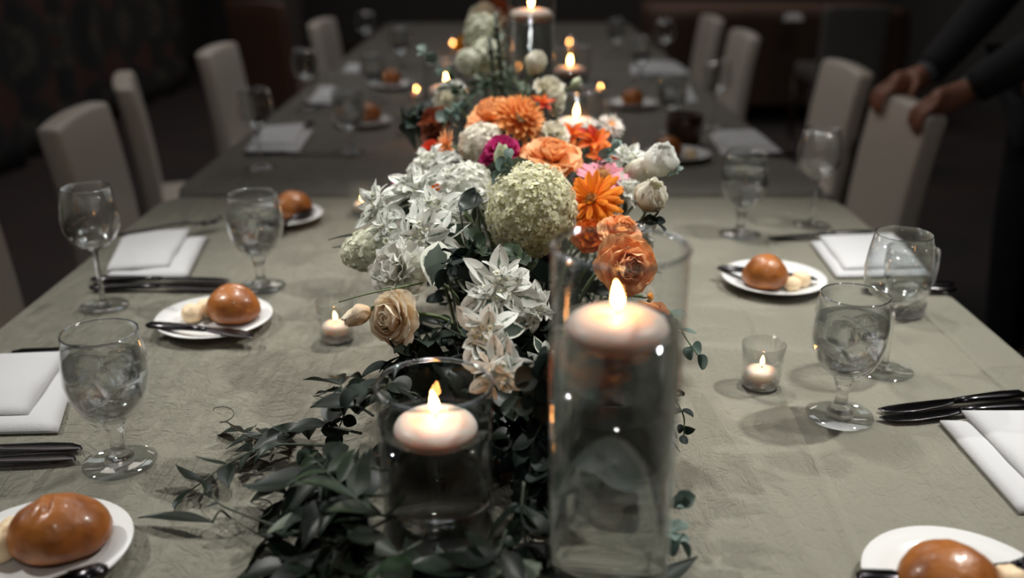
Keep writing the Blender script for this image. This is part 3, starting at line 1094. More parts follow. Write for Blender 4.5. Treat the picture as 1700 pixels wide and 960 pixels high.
RIMS = [rim_ring(0.03215, 0.178, 0.0008), rim_ring(0.0357, 0.146, 0.0011)]


def wine(loc, label, sc=1.0):
    t = empty('wine_glass', (loc[0], loc[1], 0.7515))
    t.scale = (sc, sc, sc)
    for n, me in zip(('bowl', 'stem', 'foot'), WM):
        o_ = add(n, me, t)
        if n == 'bowl':
            add('rim', RIMS[0], o_)
    return tag(t, label, 'wine glass', 'empty wine glasses')


def goblet(loc, label, ice=0, seed=1):
    t = empty('water_goblet', (loc[0], loc[1], 0.7515))
    for n, me in zip(('bowl', 'stem', 'foot', 'water'), GM):
        o_ = add(n, me, t)
        if n == 'bowl':
            add('rim', RIMS[1], o_)
    tag(t, label, 'goblet', 'stemmed water goblets')
    rnd = random.Random(seed)
    for k in range(ice):
        s = 0.0115
        v, f = rbox(s * 2, s * 2.0, s * 1.7, 0.004, 2)
        v = [Vector(p) * (1 + 0.12 * noise.noise(Vector(p) * 120 + Vector((k, seed, 0)))) for p in v]
        o = add('ice_cube', mk('ice_cube', v, f, 'ice'))
        a = 2 * PI * k / ice + rnd.random()
        o.location = (loc[0] + 0.017 * math.cos(a), loc[1] + 0.017 * math.sin(a), 0.7515 + (0.107 if k % 2 == 0 else 0.088))
        o.rotation_euler = (rnd.random() * 3, rnd.random() * 3, rnd.random() * 3)
        ca, sa = math.cos(a), math.sin(a)
        side_ = ('right' if ca > 0 else 'left') if abs(ca) > abs(sa) else ('far' if sa > 0 else 'near')
        where = label.split(',')[0].replace('of ice water ', '').replace('of water ', '')
        tag(o, ('upper' if k % 2 == 0 else 'lower') + ' ice cube at the ' + side_ + ' side inside ' + where, 'ice cube', 'ice in ' + label)
    return t


goblet((-0.404, 0.867, 0.750), 'the nearest goblet of ice water on the left', 5, 2)
goblet((-0.384, 1.383, 0.750), 'the second goblet of ice water on the left, right of the napkin', 4, 3)
goblet((0.370, 0.969, 0.750), 'the nearest goblet of water on the right', 4, 4)
goblet((0.408, 1.650, 0.750), 'the far goblet of water on the right near table', 3, 5)
goblet((-0.396, 2.332, 0.750), 'blurred water goblet, first on the second table at the left')
goblet((-0.431, 3.037, 0.750), 'blurred water goblet, second on the second table at the left')
goblet((-0.433, 3.832, 0.750), 'faint water goblet with orange glints far along the left side')
goblet((0.428, 2.600, 0.750), 'blurred water goblet on the second table at the right')
goblet((0.460, 3.517, 0.750), 'faint water goblet with a pale glint far along the right side')
goblet((0.443, 4.205, 0.750), 'tiny faint goblet, farthest along the right side')
wine((-0.593, 1.301, 0.750), 'empty wine glass at the left, in front of the chair')
wine((-0.575, 2.163, 0.750), 'blurred wine glass before the napkin on the second table')
wine((-0.610, 2.890, 0.750), 'faint wine glass farther along the left side')
wine((0.554, 1.709, 0.750), 'empty wine glass before the held chair on the right')
wine((0.463, 1.087, 0.750), 'empty wine glass just behind the nearest right goblet')
wine((0.553, 2.633, 0.750), 'faint wine glass by the right edge of the second table')
wine((0.589, 3.832, 0.750), 'tiny faint wine glass far along the right side')
wine((-0.618, 4.205, 0.750), 'tiny faint wine glass far along the left side')

# tumbler with a knobbed base behind the wine glass
tl = (0.559, 1.275, 0.750)
t = empty('tumbler', (tl[0], tl[1], 0.7515))
add('wall', mk('wall', *lathe([(0.0245, 0.016), (0.0275, 0.03), (0.034, 0.055), (0.036, 0.075), (0.0345, 0.098), (0.0335, 0.098), (0.035, 0.075), (0.033, 0.055), (0.0265, 0.03), (0.0235, 0.017)], 40), 'tumbler_glass'), t)
add('base', mk('base', *lathe([(0, 0.0), (0.022, 0.0), (0.0248, 0.004), (0.0245, 0.016), (0.02, 0.0175), (0, 0.0165)], 40), 'solid_glass'), t)
kb = mk('knob', *lathe([(0, -0.0034), (0.0022, -0.0026), (0.0034, 0), (0.0022, 0.0026), (0, 0.0034)], 8), 'solid_glass')
for row in range(3):
    for k in range(20):
        a = 2 * PI * (k + 0.5 * (row % 2)) / 20
        rr = (0.0250, 0.0252, 0.0258)[row]
        add('knob', kb, t, Matrix.Translation((rr * math.cos(a), rr * math.sin(a), 0.005 + row * 0.0065)))
tag(t, 'clear tumbler with a knobbed base behind the right wine glass', 'tumbler')

# ------------------------------------------------------------------ candles
def flame_mesh(h, w, seed=0):
    prof = [(0, 0), (0.55, 0.10), (0.95, 0.26), (1.0, 0.38), (0.80, 0.58), (0.45, 0.80), (0.18, 0.94), (0, 1.0)]
    v, f = lathe([(r * w, z * h) for r, z in prof], 16)
    return mk('flame', [(x - 0.10 * h * (z / h) ** 1.6 * (1 if seed % 2 == 0 else -0.2), y, z) for x, y, z in v], f, 'flame')


def candle(name, loc, r, h, label, cat, flame_h, seed=0, metal=False, group=None):
    """loc = centre of the candle's underside"""
    t = empty(name, loc)
    if metal:
        prof = [(0, 0.0008), (r * 0.97, 0.0008), (r * 0.985, h * 0.9), (r * 0.9, h), (0, h * 0.985)]
        add('metal_cup', mk('metal_cup', *lathe([(0, 0), (r, 0), (r * 1.02, h * 1.04), (r, h * 1.04), (r * 0.985, 0.0006), (0, 0.0006)], 36), 'aluminium'), t)
    else:
        prof = [(0, 0), (r * 0.72, 0.0), (r * 0.86, h * 0.10), (r * 0.97, h * 0.30), (r, h * 0.48), (r * 0.985, h * 0.60), (r * 0.93, h * 0.76), (r * 0.80, h * 0.90), (r * 0.60, h * 0.975), (r * 0.35, h), (r * 0.18, h * 0.985), (0, h * 0.97)]
    wx = add('wax', mk('wax', *lathe(prof, 56), 'wax'), t)
    v, f = tube([(0, 0, h * 0.95), (0.0003, 0, h + 0.003), (-0.0008, 0, h + 0.006)], 0.0007, 6)
    add('wick', mk('wick', v, f, 'wick'), wx)
    add('flame', flame_mesh(flame_h, flame_h * 0.20, seed), t, Matrix.Translation((0, 0, h + 0.0030)))
    return tag(t, label, cat, group)


def vase(x, y, r, H, wl, label, clabel, candle_r, seed=0, fh=0.023, clear='water'):
    t = empty('cylinder_vase', (x, y, 0.7515))
    g = 0.0024
    gw_ = add('glass_wall', mk('glass_wall', *lathe([(r, 0.001), (r, H - 0.001), (r - g / 2, H), (r - g, H - 0.001), (r - g, 0.010)], 72), 'vase_glass'), t)
    add('glass_base', mk('glass_base', *lathe([(0, 0.0), (r - 0.003, 0.0), (r - 0.0005, 0.002), (r - 0.0005, 0.009), (r - g, 0.010), (0, 0.0095)], 72), 'solid_glass'), t)
    rim, rf = lathe([(r - g / 2 + 0.0021 * math.cos(q), H - 0.001 + 0.0021 * math.sin(q)) for q in [2 * PI * k / 8 for k in range(9)]], 72)
    add('rim', mk('rim', rim, rf, 'rim_glass'), gw_)
    ri = r - g - 0.0003
    add('water', mk('water', *lathe([(0, 0.0105), (ri - 0.001, 0.0105), (ri, 0.012), (ri, wl + 0.0012), (ri - 0.002, wl), (0, wl)], 72), clear), t)
    tag(t, label, 'vase', 'glass cylinder vases of water with floating candles')
    ch = candle_r * 0.62
    candle('floating_candle', (x, y, 0.7515 + wl - ch * 0.55), candle_r, ch, clabel, 'candle', fh, seed, group='floating candles in the glass vases')
    return t


vase(0.0780, 0.659, 0.0500, 0.303, 0.240, 'tall clear cylinder vase of water in front of the flowers', 'white floating candle burning in the tall front vase', 0.0385, 0)
vase(-0.0660, 0.737, 0.0505, 0.155, 0.1126, 'short clear cylinder vase of water left of the tall front one', 'white floating candle burning in the short front vase', 0.0365, 2)
vase(0.0380, 1.985, 0.0490, 0.400, 0.352, 'tall cylinder vase at the top of the view behind the flowers', 'white floating candle at the top of the view', 0.0440, 1)
vase(-0.1360, 2.03, 0.0480, 0.255, 0.195, 'blurred cylinder vase behind the white blooms on the left', 'blurred floating candle behind the white blooms on the left', 0.0400, 0)
vase(0.1330, 2.25, 0.0480, 0.260, 0.205, 'blurred cylinder vase right of the far tall vase', 'blurred floating candle right of the far tall vase', 0.0400, 1)
vase(0.1180, 1.765, 0.0480, 0.240, 0.176, 'cylinder vase just behind the orange dahlia and strawflower', 'floating candle just behind the orange dahlia', 0.0410, 1)
vase(0.0200, 2.90, 0.0480, 0.160, 0.105, 'low cylinder vase glimpsed through the far tall one', 'floating candle glimpsed through the far tall vase', 0.0400, 1)

VB = lathe([(0, 0), (0.0205, 0.0), (0.0225, 0.0025), (0.0262, 0.0545), (0.0255, 0.055), (0.0248, 0.0545), (0.0215, 0.012), (0.019, 0.0095), (0, 0.009)], 44)
votive_me = mk('votive_cup', *VB, 'tumbler_glass')
VBB = mk('thick_base', *lathe([(0, 0.0005), (0.0200, 0.0005), (0.0222, 0.003), (0.0224, 0.0085), (0, 0.0085)], 44), 'solid_glass')


def votive(loc, label, clabel, seed=0, z=0.7515, fh=0.013):
    t = empty('votive_holder', (loc[0], loc[1], z))
    add('cup', votive_me, t)
    add('thick_base', VBB, t)
    tag(t, label, 'candle holder', 'small glass votive holders')
    candle('tealight_candle', (loc[0], loc[1], z + 0.0098), 0.0190, 0.0135, clabel, 'candle', fh, seed, False, 'lit tealights in votive holders')


votive((-0.235, 1.187, 0.750), 'small clear votive cup left of the cream rose', 'lit tealight in the votive left of the cream rose', 0)
votive((0.299, 1.046, 0.750), 'small clear votive cup alone on the right cloth', 'lit tealight in the votive alone on the right cloth', 1)
votive((-0.286, 1.784, 0.750), 'small votive cup behind the white leaves at the left', 'lit tealight behind the white leaves at the left', 1)
votive((-0.304, 3.093, 0.750), 'far votive cup left of the blurred white blooms', 'glowing far tealight left of the blurred white blooms', 1)
votive((-0.280, 2.520, 0.750), 'votive cup beside the dark rust flower', 'glowing tealight beside the dark rust flower', 1)
votive((0.284, 3.128, 0.750), 'far votive cup right of the strawflower and vases', 'glowing far tealight above the strawflower', 1)
votive((-0.262, 4.375, 0.750), 'small distant votive cup on the left, nearer one', 'small distant orange tealight on the left', 0)
votive((-0.205, 5.028, 0.750), 'farthest votive cup at the top of the view', 'brightest distant tealight at the top of the view', 1)
votive((0.256, 4.419, 0.750), 'distant votive cup right of the far tall vase', 'faint distant tealight right of the far tall vase', 1)
votive((0.206, 2.685, 0.750), 'votive cup beside the vase behind the strawflower', 'tealight glowing beside the vase behind the strawflower', 1)

# dark tinted jar on the second table
t = empty('dark_jar', (0.434, 2.415, 0.750))
add('jar_body', mk('jar_body', *lathe([(0, 0), (0.036, 0), (0.042, 0.008), (0.046, 0.05), (0.044, 0.075), (0.041, 0.075), (0.043, 0.05), (0.038, 0.012), (0, 0.008)], 32), 'dark_wood'), t)
add('jar_rim', mk('jar_rim', *lathe([(0.0405, 0.073), (0.0455, 0.073), (0.0455, 0.078), (0.0405, 0.078), (0.0405, 0.073)], 32), 'dark_wood'), t)
t.location.z = 0.7515
tag(t, 'dark brown bowl, blurred, beyond the white rosebud on the right', 'bowl')

# ------------------------------------------------------------------ petals, leaves
def blade_mesh(name, mat, L, W, prof, bend=0.0, cup=0.0, ruffle=0.0, fold=0.0, nu=4, nv=7, seed=0, twist=0.0, tip=0.0):
    """petal or leaf along +Y, width across X, upper side +Z.  prof: list of half-width factors along the length"""
    vs, uvs, fs = [], [], []
    rnd = random.Random(seed)
    ph = rnd.random() * 6
    m = len(prof) - 1
    ang, y, z = 0.0, 0.0, 0.0
    for j in range(nv + 1):
        t = j / nv
        k = t * m
        i0 = min(int(k), m - 1)
        w = (prof[i0] * (1 - (k - i0)) + prof[i0 + 1] * (k - i0)) * W / 2
        for i in range(nu + 1):
            u = i / nu * 2 - 1
            x = u * w
            zz = cup * w * u * u + fold * abs(u) * w
            zz += ruffle * W * math.sin(u * 5.5 + ph + t * 3) * t * t * (0.35 + abs(u))
            a = twist * t
            yy = y - tip * W * u * u * (t ** 3)
            vs.append((x * math.cos(a) - zz * math.sin(a) * 0.3, yy - zz * math.sin(ang), z + zz * math.cos(ang) + x * math.sin(a)))
            uvs.append((i / nu, t))
        ang += bend / nv
        y += L / nv * math.cos(ang)
        z += L / nv * math.sin(ang)
    for j in range(nv):
        for i in range(nu):
            a = j * (nu + 1) + i
            fs.append((a, a + 1, a + nu + 2, a + nu + 1))
    return mk(name, vs, fs, mat, True, uvs)


ROUND = [0.35, 0.62, 0.85, 0.97, 1.0, 0.93, 0.72, 0.15]
WIDE = [0.30, 0.62, 0.88, 1.0, 1.02, 0.98, 0.86, 0.55]
TONGUE = [0.30, 0.55, 0.80, 0.95, 1.0, 1.0, 0.88, 0.35]
POINT = [0.35, 0.62, 0.88, 1.0, 0.95, 0.75, 0.42, 0.02]
LANCE = [0.06, 0.55, 0.90, 1.0, 0.90, 0.68, 0.36, 0.01]
BRACT = [0.12, 0.42, 0.70, 0.92, 1.0, 0.92, 0.60, 0.03]
COIN = [0.10, 0.70, 0.95, 1.02, 1.0, 0.86, 0.60, 0.10]

RND = random.Random(11)
VCAM = Vector((0, -0.93, 0.37))


def frame_of(n, spin=0.0):
    n = Vector(n).normalized()
    q = Vector((0, 0, 1)).rotation_difference(n)
    return q.to_matrix().to_4x4() @ Matrix.Rotation(spin, 4, 'Z')


def petals(root, M0, name, meshes, layers, rnd, jit=0.12):
    """layers: (count, elevation deg, radius, height, scale)"""
    for li, (cnt, el, r0, z0, sc) in enumerate(layers):
        off = rnd.random() * 6
        for k in range(cnt):
            a = off + 2 * PI * k / cnt + rnd.uniform(-jit, jit)
            e = rad(el) + rnd.uniform(-jit, jit)
            s = sc * rnd.uniform(0.92, 1.08)
            m = M0 @ Matrix.Rotation(a, 4, 'Z') @ Matrix.Translation((0, r0, z0)) @ Matrix.Rotation(e, 4, 'X') @ Matrix.Rotation(rnd.uniform(-jit, jit), 4, 'Y') @ Matrix.Scale(s, 4)
            add(name, rnd.choice(meshes), root, m)


def stemmed(name, c, n, base, label, cat, group, srad=0.0019, mat='stem_green', back=0.0, z0=0.7525):
    """root at the stem's foot, stem up to bloom centre c whose axis is n; returns root and bloom matrix"""
    c, n = Vector(c), Vector(n).normalized()
    b = Vector((base[0], base[1], z0))
    root = empty(name, b)
    p0 = c - n * (0.004 + back) - b
    p1 = p0 - n * 0.03
    if p1.z < 0.012:
        p1.z = 0.012
    mid = p1 * 0.45 + Vector((0, 0, 0.02 + max(0, p1.z) * 0.15))
    path = smooth_path([p0, p1, mid, Vector((0, 0, 0.002))], 5)
    v, f = tube(path, srad, 7)
    add('stem', mk('stem', v, f, mat), root)
    tag(root, label, cat, group)
    return root, Matrix.Translation(c - b) @ frame_of(n, RND.random() * 6)


def base_of(c, k=0.35):
    return (0.02 + (c[0] - 0.02) * k, c[1] * 0.85 + 0.22)


def calyx(root, M0, r, mat='stem_green', drop=0.0):
    v, f = lathe([(0, -0.9 * r), (0.35 * r, -0.75 * r), (0.62 * r, -0.3 * r), (0.7 * r, 0.12 * r), (0.4 * r, 0.2 * r), (0, 0.15 * r)], 14)
    add('calyx', mk('calyx', v, f, mat), root, M0 @ Matrix.Translation((0, 0, -drop)))


PM = {}


def pm(key, fn):
    if key not in PM:
        PM[key] = fn()
    return PM[key]


def rose(c, n, R, label, mat, mat2=None, open_=1.0, group='roses in the arrangement', cat='rose', base=None, seed=1, ruf=0.085):
    rnd = random.Random(seed)
    mat2 = mat2 or mat
    root, M0 = stemmed('rose', c, n, base or base_of(c), label, cat, group, 0.0022)
    outer = pm(('ro', mat, ruf), lambda: [blade_mesh('petal', mat, 1.0, 1.15, WIDE, bend=-0.35, cup=0.22, ruffle=ruf, nu=6, nv=7, seed=s, tip=0.12) for s in range(3)])
    inner = pm(('ri', mat2, ruf), lambda: [blade_mesh('petal', mat2, 1.0, 1.15, WIDE, bend=0.65, cup=0.45, ruffle=ruf, nu=6, nv=7, seed=s + 9, tip=0.05) for s in range(3)])
    o = open_
    petals(root, M0, 'petal', outer, [(6, 10 * o, 0.10 * R, -0.15 * R, 0.94 * R), (6, 24 * o, 0.10 * R, -0.12 * R, 0.88 * R), (5, 36 * o, 0.10 * R, -0.10 * R, 0.80 * R)], rnd)
    petals(root, M0, 'petal', inner, [(6, 46, 0.12 * R, -0.10 * R, 0.74 * R), (6, 56, 0.10 * R, -0.05 * R, 0.66 * R), (5, 64, 0.08 * R, 0.0, 0.58 * R), (5, 72, 0.06 * R, 0.03 * R, 0.50 * R), (4, 78, 0.04 * R, 0.06 * R, 0.44 * R), (3, 84, 0.02 * R, 0.10 * R, 0.36 * R)], rnd)
    calyx(root, M0, 0.38 * R, drop=0.10 * R)
    return root


def ruffled(c, n, R, label, mat, cat='carnation', group='ruffled white blooms', base=None, seed=1, name='carnation', ruf=0.16, den=1.0):
    rnd = random.Random(seed)
    root, M0 = stemmed(name, c, n, base or base_of(c), label, cat, group, 0.0018)
    ms = pm(('cf', mat, ruf), lambda: [blade_mesh('petal', mat, 1.0, 0.95, [0.25, 0.4, 0.6, 0.8, 0.95, 1.05, 1.08, 0.98], bend=-0.1, cup=0.25, ruffle=ruf, nu=8, nv=7, seed=s, tip=0.05) for s in range(4)])
    petals(root, M0, 'petal', ms, [(int(8 * den), 8, 0.06 * R, -0.2 * R, 0.92 * R), (int(8 * den), 28, 0.06 * R, -0.15 * R, 0.88 * R), (int(7 * den), 48, 0.05 * R, -0.12 * R, 0.82 * R), (int(6 * den), 66, 0.04 * R, -0.08 * R, 0.74 * R), (4, 80, 0.02 * R, -0.05 * R, 0.66 * R)], rnd, 0.22)
    calyx(root, M0, 0.36 * R, drop=0.16 * R)
    return root


def dahlia(c, n, R, label, mat, seed=1, base=None, name='dahlia', group=None, dense=1.0, w=0.40, maxel=82, spread=-22):
    rnd = random.Random(seed)
    root, M0 = stemmed(name, c, n, base or base_of(c), label, 'dahlia' if name == 'dahlia' else 'flower', group, 0.0026, 'stem_dark')
    ms = pm(('dh', mat, w), lambda: [blade_mesh('petal', mat, 1.0, w, POINT, bend=0.25, cup=0.55, nu=4, nv=6, seed=s) for s in range(3)])
    N = 7
    lay = []
    for i in range(N):
        t = i / (N - 1)
        lay.append((int((19 - 11 * t) * dense), spread + (maxel - spread) * t, R * (0.32 - 0.28 * t), R * (-0.12 + 0.34 * t), R * (0.68 - 0.26 * t)))
    petals(root, M0, 'petal', ms, lay, rnd, 0.10)
    calyx(root, M0, 0.42 * R, drop=0.12 * R)
    return root


def zinnia(c, n, R, label, mat, name='zinnia', centre='flower_centre', seed=1, base=None, w=0.26, layers=None, rc=0.2, group=None, dome=0.6, ruf=0.03, prof=None):
    rnd = random.Random(seed)
    root, M0 = stemmed(name, c, n, base or base_of(c), label, 'flower' if name != 'zinnia' else 'zinnia', group, 0.0022)
    ms = pm(('zn', mat, w, ruf), lambda: [blade_mesh('petal', mat, 1.0, w, prof or TONGUE, bend=-0.15, cup=-0.25, ruffle=ruf, nu=4, nv=6, seed=s) for s in range(3)])
    layers = layers or [(15, 2, 0.14 * R, 0, 0.86 * R), (14, 15, 0.13 * R, 0.03 * R, 0.80 * R), (10, 32, 0.11 * R, 0.06 * R, 0.58 * R)]
    petals(root, M0, 'petal', ms, layers, rnd, 0.14)
    v, f = lathe([(0, -0.15 * R), (rc * R, -0.12 * R), (rc * R * 1.05, 0.05 * R), (rc * R * 0.8, dome * rc * R), (rc * 0.4 * R, dome * rc * R * 1.25), (0, dome * rc * R * 1.3)], 20)
    add('flower_centre', mk('flower_centre', v, f, centre), root, M0)
    fl = pm(('fil', centre), lambda: mk('filament', *loft([(0, 0.09, 0.09, 0), (0.5, 0.06, 0.06, 0.05), (1.0, 0.11, 0.11, 0.02)], 6), 'yellow_petal' if centre == 'flower_centre' else centre))
    vs, fs = [], []
    for k in range(26):
        a = k * 2.4
        q = rc * R * math.sqrt((k + 0.5) / 26)
        m = Matrix.Translation((q * math.cos(a), q * math.sin(a), dome * rc * R)) @ Matrix.Rotation(a - PI / 2, 4, 'Z') @ Matrix.Rotation(rad(70), 4, 'X') @ Matrix.Scale(0.12 * R, 4)
        o = len(vs)
        vs += [m @ v_.co for v_ in fl.vertices]
        fs += [tuple(i + o for i in p.vertices) for p in fl.polygons]
    ob = add('filaments', mk('filaments', vs, fs, 'yellow_petal' if centre == 'flower_centre' else centre), root, M0)
    ob['kind'] = 'stuff'
    calyx(root, M0, 0.34 * R, drop=0.10 * R)
    return root


def floret_mesh(mat, n=4, seed=0):
    vs, fs, uvs = [], [], []
    rnd = random.Random(seed)
    pts = [(0.0, 0.0), (0.28, 0.30), (0.42, 0.66), (0.30, 0.95), (0.0, 1.04)]
    for k in range(n):
        a = 2 * PI * k / n + rnd.uniform(-0.1, 0.1)
        tilt = rnd.uniform(0.05, 0.4)
        o = len(vs)
        cols = []
        for (x, y) in pts:
            cols.append((x, y))
        loc = [(-x, y) for x, y in pts[1:4]]
        seq = pts + loc[::-1]
        for (x, y) in seq:
            z = 0.18 * abs(x) + tilt * y - 0.25 * y * y
            X = x * math.cos(a) - y * math.sin(a)
            Y = x * math.sin(a) + y * math.cos(a)
            vs.append((X, Y, z))
            uvs.append((0.5 + x, min(1, y)))
        mid = len(vs)
        vs.append((-0.5 * math.sin(a), 0.5 * math.cos(a), tilt * 0.5 - 0.02))
        uvs.append((0.5, 0.5))
        m = len(seq)
        for i in range(m):
            fs.append((o + i, o + (i + 1) % m, mid))
    o = len(vs)
    for k in range(6):
        a = 2 * PI * k / 6
        vs.append((0.12 * math.cos(a), 0.12 * math.sin(a), 0.10))
        uvs.append((0.5, 0))
    vs.append((0, 0, 0.17))
    uvs.append((0.5, 0))
    for k in range(6):
        fs.append((o + k, o + (k + 1) % 6, o + 6))
    return mk('floret', vs, fs, mat, True, uvs)


def cluster_ball(name, c, n, R, label, cat, mat, count, fr, stretch=1.0, seed=1, base=None, nfl=4, group=None, extra=0):
    rnd = random.Random(seed)
    root, M0 = stemmed(name, c, n, base or base_of(c), label, cat, group, 0.003)
    ms = pm(('fl', mat, nfl), lambda: [floret_mesh(mat, nfl, s) for s in range(4)])
    for k in range(count):
        t = (k + 0.5) / count
        ph = math.acos(1 - 2 * t * 0.86)
        th = k * 2.399963
        d = Vector((math.sin(ph) * math.cos(th), math.sin(ph) * math.sin(th), math.cos(ph)))
        r = R * (1 + 0.05 * noise.noise(d * 3 + Vector((seed, 0, 0)))) * rnd.uniform(0.90, 1.04)
        pos = Vector((d.x * r, d.y * r, d.z * r * stretch))
        dd = (d + Vector((rnd.uniform(-.35, .35), rnd.uniform(-.35, .35), rnd.uniform(-.35, .35)))).normalized()
        q = Vector((0, 0, 1)).rotation_difference(dd).to_matrix().to_4x4()
        m = M0 @ Matrix.Translation(pos) @ q @ Matrix.Rotation(rnd.random() * 6, 4, 'Z') @ Matrix.Scale(fr * rnd.uniform(0.82, 1.15), 4)
        add('floret', rnd.choice(ms), root, m)
    if extra:
        fl = ms[0]
        vs, fs, uvs = [], [], []
        suv = [d_.uv.copy() for d_ in fl.uv_layers[0].data]
        vuv = {}
        for lp in fl.loops:
            vuv[lp.vertex_index] = suv[lp.index]
        for k in range(extra):
            d = Vector((rnd.gauss(0, 1), rnd.gauss(0, 1), rnd.gauss(0, 1) + 0.3)).normalized()
            r = R * rnd.uniform(0.88, 1.09)
            q = Vector((0, 0, 1)).rotation_difference((d + Vector((rnd.uniform(-.7, .7), rnd.uniform(-.7, .7), rnd.uniform(-.7, .7)))).normalized()).to_matrix().to_4x4()
            m = Matrix.Translation((d.x * r, d.y * r, d.z * r * stretch)) @ q @ Matrix.Rotation(rnd.random() * 6, 4, 'Z') @ Matrix.Scale(fr * rnd.uniform(0.45, 0.8), 4)
            o = len(vs)
            vs += [m @ v_.co for v_ in fl.vertices]
            uvs += [vuv[i] for i in range(len(fl.vertices))]
            fs += [tuple(i + o for i in p.vertices) for p in fl.polygons]
        ob = add('small_florets', mk('small_florets', vs, fs, mat, True, uvs), root, M0)
        ob['kind'] = 'stuff'
    # the head of little stalks that carries the florets
    v, f = lathe([(0, -0.75 * R), (0.45 * R, -0.65 * R), (0.78 * R, -0.2 * R), (0.82 * R, 0.2 * R * stretch), (0.55 * R, 0.6 * R * stretch), (0, 0.80 * R * stretch)], 20)
    add('flower_head', mk('flower_head', v, f, mat), root, M0)
    return root


def snow(c, n, R, label, seed=1, base=None, group='white-edged snow-on-the-mountain sprigs', lower=6):
    """white bracts in tiers around tiny flowers, green-striped leaves beneath"""
    rnd = random.Random(seed)
    root, M0 = stemmed('variegated_sprig', c, n, base or base_of(c, 0.5), label, 'foliage', group, 0.0019)
    br = pm('br', lambda: [blade_mesh('bract', 'bract', 1.0, 0.46, BRACT, bend=b, cup=0.25, ruffle=0.05, nu=6, nv=8, seed=s, twist=tw) for s, b, tw in ((0, -0.7, 0.2), (1, -0.2, -0.4), (2, 0.35, 0.1), (3, -1.1, 0.5))])
    lf = pm('brl', lambda: [blade_mesh('leaf', 'bract_leaf', 1.0, 0.42, LANCE, bend=b, cup=0.2, ruffle=0.04, nu=6, nv=8, seed=s + 5) for s, b in ((0, -0.8), (1, -0.3))])
    petals(root, M0, 'bract', br, [(6, 10, 0.04 * R, -0.10 * R, 0.98 * R), (6, 32, 0.04 * R, 0.0, 0.78 * R), (5, 55, 0.03 * R, 0.05 * R, 0.55 * R)], rnd, 0.42)
    # side heads with their own small bracts
    for k in range(3):
        a = rnd.random() * 2 + k * 2.1
        m = M0 @ Matrix.Rotation(a, 4, 'Z') @ Matrix.Translation((0, 0.36 * R, 0.10 * R)) @ Matrix.Rotation(rad(-35), 4, 'X')
        petals(root, m, 'bract', br, [(5, 22, 0.02 * R, 0, 0.50 * R)], rnd, 0.3)
    if lower:
        petals(root, M0, 'leaf', lf, [(lower, -28, 0.02 * R, -0.40 * R, 1.15 * R)], rnd, 0.35)
    fl = pm('tiny', lambda: floret_mesh('white_petal', 5, 3))
    ce = pm('tinyc', lambda: mk('c', *lathe([(0, -0.5), (0.35, -0.3), (0.42, 0.1), (0.2, 0.35), (0, 0.4)], 8), 'pale_centre'))
    vs, fs, uvs = [], [], []
    vs2, fs2 = [], []
    for k in range(13):
        a = k * 2.4
        q = 0.34 * R * math.sqrt((k + 0.5) / 13)
        m = Matrix.Translation((q * math.cos(a), q * math.sin(a), 0.24 * R + rnd.uniform(-.04, .06) * R)) @ Euler((rnd.uniform(-.6, .6), rnd.uniform(-.6, .6), a)).to_matrix().to_4x4() @ Matrix.Scale(0.085 * R, 4)
        o = len(vs)
        vs += [m @ v_.co for v_ in fl.vertices]
        fs += [tuple(i + o for i in p.vertices) for p in fl.polygons]
        o = len(vs2)
        vs2 += [m @ (v_.co * 1.3) for v_ in ce.vertices]
        fs2 += [tuple(i + o for i in p.vertices) for p in ce.polygons]
    o1 = add('tiny_flowers', mk('tiny_flowers', vs, fs, 'white_petal'), root, M0)
    o1['kind'] = 'stuff'
    o2 = add('seed_pods', mk('seed_pods', vs2, fs2, 'pale_centre'), root, M0)
    o2['kind'] = 'stuff'
    return root


def bud(c, n, R, label, mat, seed=1, base=None, name='rosebud', cat='rosebud', group=None, stretch=1.35, long_=0.0, openness=0.0):
    """closed bloom of overlapping wrapped petals"""
    rnd = random.Random(seed)
    root, M0 = stemmed(name, c, n, base or base_of(c, 0.6), label, cat, group, 0.0019)
    vs = []
    for li in range(3):
        cnt = 3
        for k in range(cnt):
            a0 = 2 * PI * k / cnt + li * 0.9 + rnd.uniform(-.15, .15)
            rr = R * (1.0 - li * 0.13)
            hh = R * stretch * (1.0 + li * 0.12) * rnd.uniform(0.95, 1.05)
            pv, pf, uv = [], [], []
            nu, nv = 10, 9
            span = 1.45
            for j in range(nv + 1):
                t = j / nv
                prof = math.sin(PI * min(1, (0.10 + 0.74 * t))) ** 0.75 * (1 + openness * t * t)
                for i in range(nu + 1):
                    u = i / nu * 2 - 1
                    sp = span * (1 - 0.35 * t ** 3 * abs(u))
                    a = a0 + u * sp
                    r = rr * prof * (1 + 0.07 * u) + (0.07 * math.sin(u * 7 + t * 6 + seed + k) + 0.05 * math.sin(u * 15 - t * 4 + k)) * R * (0.3 + t)
                    zz = -0.8 * R + (t * 1.75 * hh) * (1 - 0.10 * u * u * t) + 0.04 * R * math.sin(u * 7 + k) * t
                    pv.append((r * math.cos(a), r * math.sin(a), zz))
                    uv.append((i / nu, t))
            for j in range(nv):
                for i in range(nu):
                    q = j * (nu + 1) + i
                    pf.append((q, q + 1, q + nu + 2, q + nu + 1))
            add('petal', mk('petal', pv, pf, mat, True, uv), root, M0)
    calyx(root, M0, 0.55 * R, drop=0.65 * R)
    sep = pm('sepal', lambda: blade_mesh('sepal', 'stem_green', 1.0, 0.22, LANCE, bend=0.5, cup=0.3, nu=2, nv=5))
    petals(root, M0, 'sepal', [sep], [(5, 48, 0.2 * R, -0.95 * R, 0.95 * R)], rnd, 0.15)
    return root


# ---- foliage sprigs
LEAF = {}


